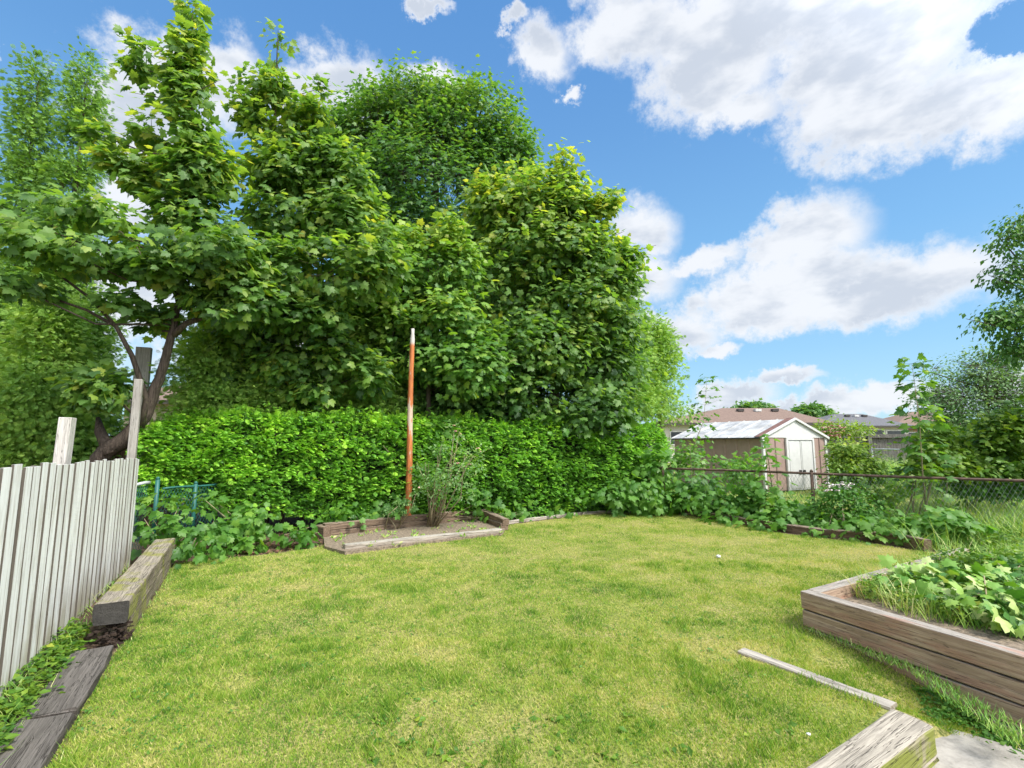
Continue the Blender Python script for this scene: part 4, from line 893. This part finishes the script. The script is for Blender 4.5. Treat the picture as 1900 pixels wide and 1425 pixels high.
e = shrub('lime_shrub', 'yellow-green leafy bush at the right corner of the shed', 'shrub', [lobe(1582, 862, 15, 36, 34), lobe(1572, 832, 15, 26, 14), lobe(1604, 876, 15, 22, 24), lobe(1566, 885, 14.6, 20, 22)], 112, 520, 8, .15, 'lime', OVATE, G(1568, 910), cr=.16, shell=.4, gap=.3, v0=.4, vtop=.35, wide=1.6)
e = shrub('rose_bush', 'pale pink climbing rose behind the shed gable', 'rose bush', [lobe(1550, 795, 19, 32, 14), lobe(1590, 798, 19, 24, 12), lobe(1530, 800, 19, 20, 12)], 113, 260, 7, .13, 'lime', OVATE, G(1560, 880), cr=.17, shell=.3, gap=.3, v0=.6, wide=1.6)
g = np.random.default_rng(7); blooms(e, 'pink_flower', [A(1525+g.uniform(0, 50), 790+g.uniform(0, 22), 18.4) for i in range(26)], .09, 3)
e = shrub('rose_bush', 'big rose bush with red and white blooms right of the sapling', 'rose bush', [lobe(1790, 850, 10, 60, 45), lobe(1850, 830, 10, 60, 40), lobe(1815, 880, 9.8, 70, 26), lobe(1760, 820, 10.3, 26, 24)], 114, 1100, 7, .09, 'lime', OVATE, G(1800, 960), cr=.12, shell=.4, gap=.3, v0=.45, wide=1.6)
blooms(e, 'red_flower', [A(1836, 804, 9.6), A(1830, 812, 9.6), A(1842, 799, 9.6), A(1893, 826, 9.5), A(1898, 820, 9.5)], .06, 5)
blooms(e, 'white_flower', [A(1762, 824, 9.7), A(1795, 858, 9.6), A(1745, 862, 9.6)], .06, 5, 'white_flowers')
shrub('lime_shrub', 'bright yellow-green maple shrub at the right edge above the fence rail', 'shrub', [lobe(1885, 800, 9, 40, 30), lobe(1880, 860, 9, 40, 30), lobe(1760, 810, 9.5, 20, 12), lobe(1800, 872, 9.2, 60, 14), lobe(1920, 770, 9, 40, 30), lobe(1850, 840, 9.2, 50, 34), lobe(1780, 850, 9.4, 40, 30), lobe(1860, 790, 9.3, 40, 20)], 115, 620, 7, .10, 'lime', MAPLE, G(1890, 960), cr=.14, shell=.3, gap=.3, v0=.45)
shrub('wild_shrub', 'light yellow-green leafy bush around the stem of the tall sapling at the fence', 'shrub', [lobe(1715, 838, 9.1, 24, 22), lobe(1735, 805, 9.2, 18, 16), lobe(1705, 872, 9.0, 30, 10), lobe(1640, 915, 8.9, 20, 18), lobe(1755, 860, 9.1, 30, 22)], 117, 170, 7, .11, 'lime', MAPLE, G(1702, 985), cr=.12, shell=.2, gap=.36, v0=.5)
shrub('wild_shrub', 'tangled greenery against the lower side wall of the shed', 'shrub', [lobe(1290, 855, 12.4, 36, 34), lobe(1350, 880, 12.2, 40, 22), lobe(1385, 865, 12.4, 20, 22), lobe(1250, 870, 12.4, 18, 30)], 118, 150, 7, .11, 'under', MAPLE, A(1310, 930, 12.4)*np.array([1, 1, 0]), cr=.16, shell=.2, gap=.40, v0=.6)
shrub('low_hedge_plant', 'dark low bush behind the fence rail, right of the sapling', 'shrub', [lobe(1830, 905, 9.4, 80, 16), lobe(1900, 900, 9.2, 60, 24)], 116, 260, 7, .1, 'under', OVATE, G(1840, 945), cr=.12, shell=.3, gap=.25, v0=.4, wide=1.5)

# right trees
lob = [lobe(1885, 425, 8.6, 26, 30), lobe(1862, 450, 8.6, 22, 16), lobe(1900, 500, 8.6, 50, 40), lobe(1858, 520, 8.6, 22, 18), lobe(1868, 585, 8.5, 42, 24), lobe(1830, 600, 8.5, 40, 12), lobe(1900, 600, 8.6, 60, 46), lobe(1890, 650, 8.6, 40, 26), lobe(1960, 560, 8.6, 60, 110), lobe(1950, 420, 8.6, 50, 60)]
maple('cherry_tree', 'drooping-leaved tree reaching in from the right edge', lob, [np.array([A(1985, 900, 8.7)[0], 8.7, 0]), A(1975, 750, 8.7), A(1950, 600, 8.7), A(1935, 430, 8.7)], [.11, .09, .07, .02], 121, 700, 9, .10, m='cherry', tmpl=OVATE, cr=.13, shell=.2, gap=.36, gs=2.2, v0=.45, droop=1.0, flat=.5, wide=1.5, frac=.8, limb=.025)
lob = [lobe(1725, 690, 14, 26, 24), lobe(1760, 730, 14, 50, 36), lobe(1830, 690, 14, 60, 50), lobe(1800, 740, 14, 90, 50), lobe(1880, 730, 14, 60, 60), lobe(1850, 780, 13.8, 90, 34), lobe(1770, 780, 13.8, 46, 28), lobe(1900, 790, 13.6, 60, 30), lobe(1820, 655, 14, 16, 16), lobe(1870, 660, 14, 30, 20)]
maple('plum_tree', 'airy blue-green fruit tree with fine twigs in the far right corner', lob, [np.array([A(1840, 870, 14)[0], 14, 0]), A(1835, 800, 14), A(1830, 730, 14), A(1835, 680, 14)], [.12, .09, .05, .01], 122, 2000, 9, .09, m='plum', tmpl=OVATE, cr=.2, shell=.1, gap=.45, gs=1.6, v0=.62, droop=.1, wide=1.4, frac=.9, tw=.008, limb=.03)
shrub('dark_shrub', 'dark green bushes below the airy fruit tree', 'shrub', [lobe(1770, 800, 15, 50, 26), lobe(1840, 815, 15, 80, 34), lobe(1900, 820, 15, 50, 34)], 123, 520, 8, .15, 'maple_d', OVATE, G(1820, 900), cr=.2, shell=.3, gap=.25, v0=.35, wide=1.6)
# far trees over the roofs
for i, (px, py, rx, ry, Yd, lab) in enumerate(((1395, 757, 32, 8, 70, 'low distant tree top over the brown roof'), (1503, 764, 30, 9, 66, 'rounded distant tree between the brown and the grey roof'))):
    maple('distant_tree', lab, [lobe(px, py+4, Yd, rx, ry), lobe(px-10, py+6, Yd, rx*.7, ry), lobe(px+8, py, Yd, rx*.6, ry)], [np.array([A(px, 800, Yd)[0], Yd, 0]), A(px, py+6, Yd)], [.3, .15], 130+i, 420, 7, .55, m='maple_d', tmpl=MAPLEL, cr=.6, shell=.2, gap=.2, v0=.5, frac=.05, limb=.1, group='distant trees over the roofs')

# ------------------------------------------------------------------ tall grass and weeds
def tallgrass(name, label, poly_px, n, h, seed, z=0., m='tall', Yr=None, wd=.010):
    g = np.random.default_rng(seed); pl = np.array([G(*q, z)[:2] if Yr is None else q for q in poly_px]); lo, hi = pl.min(0), pl.max(0)
    P = g.uniform(lo, hi, (n*3, 2)); P = P[inpoly(P, pl)][:n]; n = len(P); cl = fbm(np.stack([P[:, 0], P[:, 1], P[:, 0]*0], 1), 2.2, seed)
    size = g.uniform(.35, 1.1, n)*h*(.5+cl); a = g.uniform(0, 2*PI, n); ln = g.uniform(.05, .75, n)
    ax = np.stack([np.cos(a)*ln, np.sin(a)*ln, np.ones(n)], 1); nr = np.stack([np.cos(a), np.sin(a), np.zeros(n)], 1)+g.normal(0, .3, (n, 3))
    tv, tt = BLADE; tv = tv*np.array([1, 1, 2.6]); R = frames(ax, nr); S = np.stack([wd/size/.12*g.uniform(.5, 1.3, n), np.ones(n), np.ones(n)], 1)
    V = np.einsum('nij,nkj->nki', R, tv[None]*S[:, None, :])*size[:, None, None]+np.stack([P[:, 0], P[:, 1], np.full(n, z)], 1)[:, None]
    T = (np.arange(n)[:, None, None]*5+tt[None]).reshape(-1, 3)
    o = trimesh(name, V.reshape(-1, 3), T, M[m], None, np.repeat(np.clip(.45+(cl-.5)+g.normal(0, .2, n), 0, 1), 5)); tag(o, label, 'grass', None, 'stuff'); return o
tallgrass('tall_grass', 'tall seeding grass between the wire fence and the raised bed', [(1630, 1000), (1715, 1026), (1790, 1022), (1900, 1030), (2050, 1060), (2050, 960), (1900, 940), (1640, 960)], 9000, .62, 1)
tallgrass('meadow_grass', 'pale feathery long grass beyond the wire fence', [(4.2+9, 14), (9+9.5, 17), (20, 26), (14, 26)], 9000, 1.0, 2, Yr=1, wd=.02)
tallgrass('fence_foot_grass', 'long grass and weeds along the foot of the white fence', [(0, 1296), (150, 1140), (238, 1052), (250, 1060), (165, 1170), (120, 1260), (-60, 1500), (-200, 1500)], 2600, .16, 3, wd=.006)
tallgrass('bed_grass', 'ragged grass on the near edge of the raised bed', [(1575, 1105), (1690, 1060), (1900, 1030), (1990, 1050), (1990, 1200), (1900, 1190), (1700, 1150)], 5000, .24, 4, z=.19, wd=.006)
tallgrass('bed_grass', 'tall seeding grass in the back half of the raised bed', [(1690, 1062), (1760, 1030), (1990, 1030), (1990, 1085), (1780, 1082)], 1300, .28, 8, z=.19, wd=.007)
tallgrass('edge_grass', 'longer grass against the side of the raised bed', [(1490, 1160), (1500, 1172), (1690, 1250), (1750, 1300), (1900, 1400), (1900, 1352), (1700, 1235), (1560, 1180)], 1500, .07, 5, wd=.005)
tallgrass('edge_grass', 'uncut grass tufts along the dark low ties', [(85, 1440), (105, 1440), (225, 1225), (335, 1050), (325, 1046), (213, 1212)], 1600, .07, 6, wd=.005)
tallgrass('neighbour_grass', 'yellowish grass of the neighbouring yard behind the wire fence', [(4, 12.2), (8.5, 8.7), (13, 8), (16, 14), (12, 18), (5, 17)], 24000, .09, 7, Yr=1, wd=.014)
# broad weeds at the left foot and right path
def weeds(name, label, polys, n, size, seed, z=0., m='lime', h=.08, tmpl=OVATE, zf=None, wide=1.6):
    g = np.random.default_rng(seed); P = []
    pl = np.array([G(*q, z)[:2] for q in polys]); P = g.uniform(pl.min(0), pl.max(0), (n*4, 2)); P = P[inpoly(P, pl)]; P = P[fbm(np.stack([P[:, 0], P[:, 1], P[:, 0]*0], 1), 3, seed) > .4][:n]
    n = len(P); idx = np.repeat(np.arange(n), 6); N = len(idx); zz_ = np.full(n, z) if zf is None else zf(P[:, 0], P[:, 1])
    L = np.stack([P[idx, 0], P[idx, 1], zz_[idx]+g.uniform(.1, 1, N)*h], 1)+g.normal(0, size*.5, (N, 3))*np.array([1, 1, .3])
    a = g.normal(0, 1, (N, 3))*np.array([1, 1, .25]); nr = np.array([0, 0, 1.])+g.normal(0, .4, (N, 3))
    scatter(name, tmpl, L, a, nr, g.uniform(.6, 1.2, N)*size, np.clip(.4+g.normal(0, .2, N), 0, 1), M[m], None, wide); tag(D.objects[name] if name in D.objects else None, label, 'weeds', None, 'stuff')
weeds('leafy_weeds', 'leafy weeds between the white fence and the dark low ties', [(-60, 1500), (-120, 1400), (0, 1296), (130, 1165), (165, 1180), (150, 1230), (60, 1350), (0, 1420)], 300, .055, 1, m='lime', h=.10)
weeds('path_weeds', 'creeping weeds beside the paving slab', [(1690, 1290), (1750, 1300), (1900, 1380), (1900, 1430), (1790, 1345), (1735, 1350)], 160, .035, 2, z=-.15, m='under', h=.04, zf=lambda x, y: hgt(x, y))
weeds('clover_patch', 'clover and plantain leaves scattered in the lawn', [(100, 1400), (330, 1060), (900, 1020), (1480, 1180), (1350, 1420)], 900, .022, 3, m='under', h=.02)
weeds('plantain_rosettes', 'broad-leaved weed rosettes near the front of the lawn', [(420, 1425), (700, 1330), (1350, 1330), (1580, 1345), (1480, 1425)], 26, .05, 7, m='lime', h=.02)
weeds('bed_weeds_low', 'small green weeds on the soil of the raised bed', [(1590, 1110), (1700, 1060), (1900, 1030), (1950, 1190), (1800, 1165)], 700, .05, 4, z=.19, m='lime', h=.16)
# dead leaves under the hedge
weeds('dead_leaves', 'brown dead leaves on the soil at the foot of the hedge', [(330, 1044), (480, 1028), (600, 1012), (600, 985), (400, 1000), (330, 1010)], 300, .05, 5, m='litter', h=.01)
weeds('weed_clump', 'leafy weeds right of the tall grass, behind the raised bed', [(1820, 1040), (2000, 1060), (2000, 985), (1850, 980)], 260, .08, 6, m='lime', h=.3)
# cut maple branches in the raised bed
for i, (px, py, rx, ry, n_, lab) in enumerate(((1840, 1120, 75, 30, 46, 'wilting cut maple branch with pale curled leaves at the front of the raised bed'), (1790, 1085, 70, 26, 40, 'cut maple branch lying in the middle of the raised bed'), (1880, 1070, 50, 22, 34, 'fresh green cut branch at the back right of the raised bed'), (1690, 1075, 50, 16, 20, 'small cut branch near the far plank of the raised bed'))):
    c = G(px, py, .33); sx = rx*c[1]/F
    shrub('cut_branch', lab, 'cut branch', [(c, (sx, sx*.9, .11)), (c+np.array([sx*.6, .1, 0]), (sx*.7, sx*.6, .08))], 140+i, int(n_*1.3), 6, .115, 'wilt' if i != 2 else 'under', MAPLE, (c[0], c[1], .24), 'cut branches in the raised bed', stems=4, cr=.07, shell=.1, gap=.1, v0=.42, vr=.26, droop=.15, flat=.5)
shrub('leafy_weed', 'leafy yellow-green weed clump in the back right of the raised bed', 'weed', [lobe(1840, 1035, 5.2, 40, 14), lobe(1890, 1045, 5.0, 30, 18), lobe(1770, 1040, 5.5, 30, 10)], 150, 120, 7, .06, 'lime', OVATE, G(1850, 1065, .19), stems=6, cr=.07, shell=.1, gap=.25, v0=.4, wide=1.6)
# small stones / pale things on the lawn
def rock(px, py, r, lab, m='concrete'):
    c = G(px, py); V = []; g = np.random.default_rng(int(px)); Fc = []
    me = D.meshes.new('pebble'); import bmesh; bm = bmesh.new(); bmesh.ops.create_icosphere(bm, subdivisions=2, radius=r)
    for v_ in bm.verts: v_.co *= 1+.35*mnoise.noise(v_.co/r*1.3+Vector((px, 0, 0))); v_.co.z *= .6
    bm.to_mesh(me); bm.free(); o = D.objects.new('pebble', me); me.materials.append(M[m]); COL.objects.link(o); o.location = (c[0], c[1], float(hgt(np.array([c[0]]), np.array([c[1]]))[0])+.025); tag(o, lab, 'pebble', 'pale specks on the lawn')
rock(1333, 1036, .035, 'pale pebble on the lawn before the border, right of the pole bed', 'shed_white')
rock(1501, 1373, .011, 'small pale pebble in the grass near the corner timber', 'shed_white')

# ------------------------------------------------------------------ shed
a_ = math.radians(25); uf = np.array([math.cos(a_), math.sin(a_)]); us = np.array([-math.sin(a_), math.cos(a_)])
Cn = np.array([7.96, 15.5]); Wd, Ln = 3.1, 3.86; ze, zp = 1.74, 2.34
shed = empty('garden_shed', (*Cn, 0), 'tan metal garden shed with white roof and white sliding doors behind the wire fence', 'shed')
def S(f, s, z): q = Cn+uf*f+us*s; return (q[0], q[1], z)
def ribbed(p0, p1, z0, z1, n, m, name, outn):
    """vertical corrugated sheet"""
    p0 = np.array(p0[:2]); p1 = np.array(p1[:2]); V = []; Fc = []; u = (p1-p0)/n; ks = [0, .03, .05, .5, .95, .97]
    for i in range(n):
        for j, t in enumerate((0, .05, .13, .18, .96)):
            dz = (.0, .022, .0, .0, .0)[j] if j < 5 else 0
            q = p0+u*(i+t)+outn*(.035 if j in (1, 2) else 0); V += [(*q, z0), (*q, z1)]
    V += [(*p1, z0), (*p1, z1)]
    for i in range(len(V)//2-1): Fc.append((2*i, 2*i+2, 2*i+3, 2*i+1))
    # thickness
    nv = len(V); V += [(x-outn[0]*.03, y-outn[1]*.03, z) for x, y, z in V]; Fc += [tuple(nv+k for k in f[::-1]) for f in Fc]
    return pymesh(name, V, Fc, m, shed)
ribbed(S(0, 0, 0), S(0, Ln, 0), .05, ze, 8, M['shed_wall'], 'side_wall', -uf)
ribbed(S(Wd, 0, 0), S(Wd, Ln, 0), .05, ze, 8, M['shed_wall'], 'side_wall', uf)
ribbed(S(0, Ln, 0), S(Wd, Ln, 0), .05, ze, 6, M['shed_wall'], 'back_wall', us)
ribbed(S(.04, 0, 0), S(1.02, 0, 0), .05, ze, 2, M['shed_wall'], 'front_wall', -us)
ribbed(S(2.42, 0, 0), S(3.06, 0, 0), .05, ze, 2, M['shed_wall'], 'front_wall', -us)
mb = MB(); mb.prism([S(-.08, -.02, ze), S(Wd+.08, -.02, ze), S(Wd/2, -.02, zp-.02)], [S(-.08, .02, ze), S(Wd+.08, .02, ze), S(Wd/2, .02, zp-.02)]); 
mb.prism([S(-.08, Ln-.02, ze), S(Wd+.08, Ln-.02, ze), S(Wd/2, Ln-.02, zp-.02)], [S(-.08, Ln+.02, ze), S(Wd+.08, Ln+.02, ze), S(Wd/2, Ln+.02, zp-.02)]); mb.build_each('gable', M['shed_white'], shed)
mb = MB()
for sg in (0, 1):
    fe = -.12 if sg == 0 else Wd+.12; nn = 6
    for i in range(nn):
        s0 = -.06+i*(Ln+.12)/nn; s1 = s0+(Ln+.12)/nn-.02
        mb.prism([S(fe, s0, ze-.03), S(fe, s1, ze-.03), S(Wd/2, s1, zp), S(Wd/2, s0, zp)], [S(fe, s0, ze-.01), S(fe, s1, ze-.01), S(Wd/2, s1, zp+.02), S(Wd/2, s0, zp+.02)])
        mb.prism([S(fe, s1-.003, ze-.03), S(fe, s1+.023, ze-.03), S(Wd/2, s1+.023, zp), S(Wd/2, s1-.003, zp)], [S(fe, s1-.003, ze+.014), S(fe, s1+.023, ze+.014), S(Wd/2, s1+.023, zp+.044), S(Wd/2, s1-.003, zp+.044)])
mb.build('roof', M['shed_roof'], shed)
mb = MB(); mb.prism([S(-.13, -.085, ze-.05), S(-.13, -.03, ze-.05), S(Wd/2, -.03, zp-.01), S(Wd/2, -.085, zp-.01)], [S(-.13, -.085, ze+.03), S(-.13, -.03, ze+.03), S(Wd/2, -.03, zp+.06), S(Wd/2, -.085, zp+.06)]); 
mb.prism([S(Wd+.13, -.085, ze-.05), S(Wd+.13, -.03, ze-.05), S(Wd/2+.002, -.03, zp-.01), S(Wd/2+.002, -.085, zp-.01)], [S(Wd+.13, -.085, ze+.03), S(Wd+.13, -.03, ze+.03), S(Wd/2+.002, -.03, zp+.06), S(Wd/2+.002, -.085, zp+.06)]); mb.build_each('gable_trim', M['shed_white'], shed)
mb = MB(); mb.prism([S(-.1, -.02, ze+.02), S(-.1, .24, ze+.02), S(Wd/2, .24, zp+.055), S(Wd/2, -.02, zp+.055)], [S(-.1, -.02, ze+.03), S(-.1, .24, ze+.03), S(Wd/2, .24, zp+.065), S(Wd/2, -.02, zp+.065)]); mb.build('roof_edge_strip', M['shed_trim'], shed)
mb = MB(); rz = a_
for f_, m_ in ((0, 0), (Wd, 0)): mb.box(S(f_, 0, ze/2), (.09, .07, ze), rz)
mb.build_each('corner_trim', M['shed_white'], shed)
mb = MB(); mb.box(S(1.06, -.04, .86), (.08, .06, 1.72), rz); mb.box(S(2.38, -.04, .86), (.08, .06, 1.72), rz); mb.box(S(1.72, -.045, 1.70), (1.24, .05, .08), rz); mb.build_each('door_frame', M['shed_white'], shed)
for f0_ in (1.41, 2.03):
    mb = MB(); mb.box(S(f0_, -.03, .85), (.60, .03, 1.6), rz); mb.box(S(f0_, -.05, .85), (.5, .012, 1.5), rz); dr = mb.build('door', M['shed_white'], shed)
    mb = MB(); mb.box(S(1.72+(f0_-1.72)*.32, -.07, .62), (.10, .03, .13), rz); mb.build('handle', M['black'], dr)
mb = MB()
mb.prism([S(-.125, -.03, ze-.045), S(-.125, Ln, ze-.045), S(-.105, Ln, ze-.045), S(-.105, -.03, ze-.045)], [S(-.125, -.03, ze+.0), S(-.125, Ln, ze+.0), S(-.105, Ln, ze+.0), S(-.105, -.03, ze+.0)]); mb.build('eave_strip', M['fascia'], shed)

# ------------------------------------------------------------------ houses
def house(label, x0, x1, Yd, dep, ze_, zr_, rx0, rx1, wallm, roofm, wins, ang=0):
    e = empty('bungalow', (x0, Yd, 0), label, 'house', 'houses beyond the gardens')
    mb = MB(); mb.box(((x0+x1)/2, Yd+dep/2, ze_/2), (x1-x0, dep, ze_)); wl = mb.build('wall', wallm, e)
    ov = .5; z0 = ze_+.01; A_ = [(x0-ov, Yd-ov, z0), (x1+ov, Yd-ov, z0), (x1+ov, Yd+dep+ov, z0), (x0-ov, Yd+dep+ov, z0)]; R0 = (rx0, Yd+dep/2, zr_); R1 = (rx1, Yd+dep/2, zr_)
    rf = pymesh('roof', A_+[R0, R1], [(0, 1, 5, 4), (1, 2, 5), (2, 3, 4, 5), (3, 0, 4), (3, 2, 1, 0)], roofm, e)
    mb = MB(); 
    for q0, q1 in ((0, 1), (1, 2), (3, 0)):
        p_, r_ = np.array(A_[q0]), np.array(A_[q1]); c = (p_+r_)/2; mb.box((c[0], c[1], z0-.08), (np.linalg.norm(r_-p_)+.1, .1, .2), math.atan2(*(r_-p_)[1::-1]))
    mb.build_each('fascia', M['fascia'], e)
    for (wx, wz, ww, wh) in wins:
        mb = MB(); mb.box((wx, Yd-.03, wz), (ww, .1, wh)); wn = mb.build('window', M['frame_w'], e); mb = MB(); mb.box((wx, Yd-.07, wz), (ww*.86, .05, wh*.84)); mb.build('pane', M['glass'], wn)
    for i in range(3):
        mb = MB(); vx = rx0+(rx1-rx0)*(.2+.3*i); mb.box((vx, Yd+dep*.36, ze_+(zr_-ze_)*.82), (.5, .4, .22)); mb.build('roof_vent', M['fascia'] if i != 1 else M['frame_w'], rf)
    return e
def X_(px, Yd): return (px-CX)/F*Yd
house('brown-roofed bungalow directly behind the garden shed', X_(1232, 38), X_(1533, 38), 38, 9, 3.05, 4.55, X_(1345, 42), X_(1450, 42), M['stucco'], M['shingle_b'], ((X_(1255, 38), 1.9, 1.2, 1.1),))
house('bungalow with dark grey shingle roof and pale walls, right of the brown-roofed one', X_(1520, 54), X_(1682, 54), 54, 9, 3.35, 4.95, X_(1553, 58), X_(1605, 58), M['stucco'], M['shingle_g'], ((X_(1622, 54), 2.3, 1.9, 1.4), (X_(1658, 54), 2.3, 2.2, 1.2)))
house('salmon brick bungalow with brown roof at the far right, behind the sapling', X_(1655, 66), X_(1800, 66), 66, 10, 3.5, 6.0, X_(1690, 71), X_(1740, 71), M['salmon'], M['shingle_b'], ((X_(1690, 66), 2.3, 2, 1.3),))
house('beige brick house glimpsed through the trees left of the orange pole', X_(230, 24), X_(720, 24), 24, 8, 3.6, 5.0, X_(330, 28), X_(600, 28), M['beige'], M['shingle_b'], ((X_(430, 24), 2.5, 1.6, 1.2), (X_(610, 24), 2.5, 1.6, 1.2)))
# grey plank fence, far right
gf = empty('grey_plank_fence', (X_(1530, 27), 27, 0), 'old grey plank fence in front of the grey-roofed house', 'fence')
mb = MB(); x = X_(1530, 27)
while x < X_(1960, 27): mb.box((x, 27, .93), (.14, .03, 1.86+random.uniform(-.02, .02))); x += .155
mb.build('board_panel', M['grey_fence'], gf)
mb = MB(); mb.box(((X_(1530, 27)+X_(1960, 27))/2, 26.93, 1.93), (X_(1960, 27)-X_(1530, 27), .16, .2)); mb.build('cap_rail', M['grey_fence'], gf)
for px in (1605, 1700, 1800): mb = MB(); mb.box((X_(px, 27), 26.85, 1.15), (.2, .14, 2.3)); mb.build('post', M['grey_fence'], gf)
chain('garden_wire_fence', (X_(1612, 24), 24), (X_(1720, 22), 21), .1, 1.25, M['galv'], M['greypipe'], M['greypipe'], 'low wire fence with a pale rail in front of the grey plank fence', (0, 2.5), cell=.15, r=.004, railr=.03)
# service wires
mb = MB()
for k in range(2): mb.tube([A(1120, 800-10*k, 12), A(1190, 772-6*k, 16), A(1330, 745-3*k, 30)], .008, 5)
tag(mb.build('service_wire', M['cable']), 'thin service wires sloping behind the cedar left of the shed', 'wire')
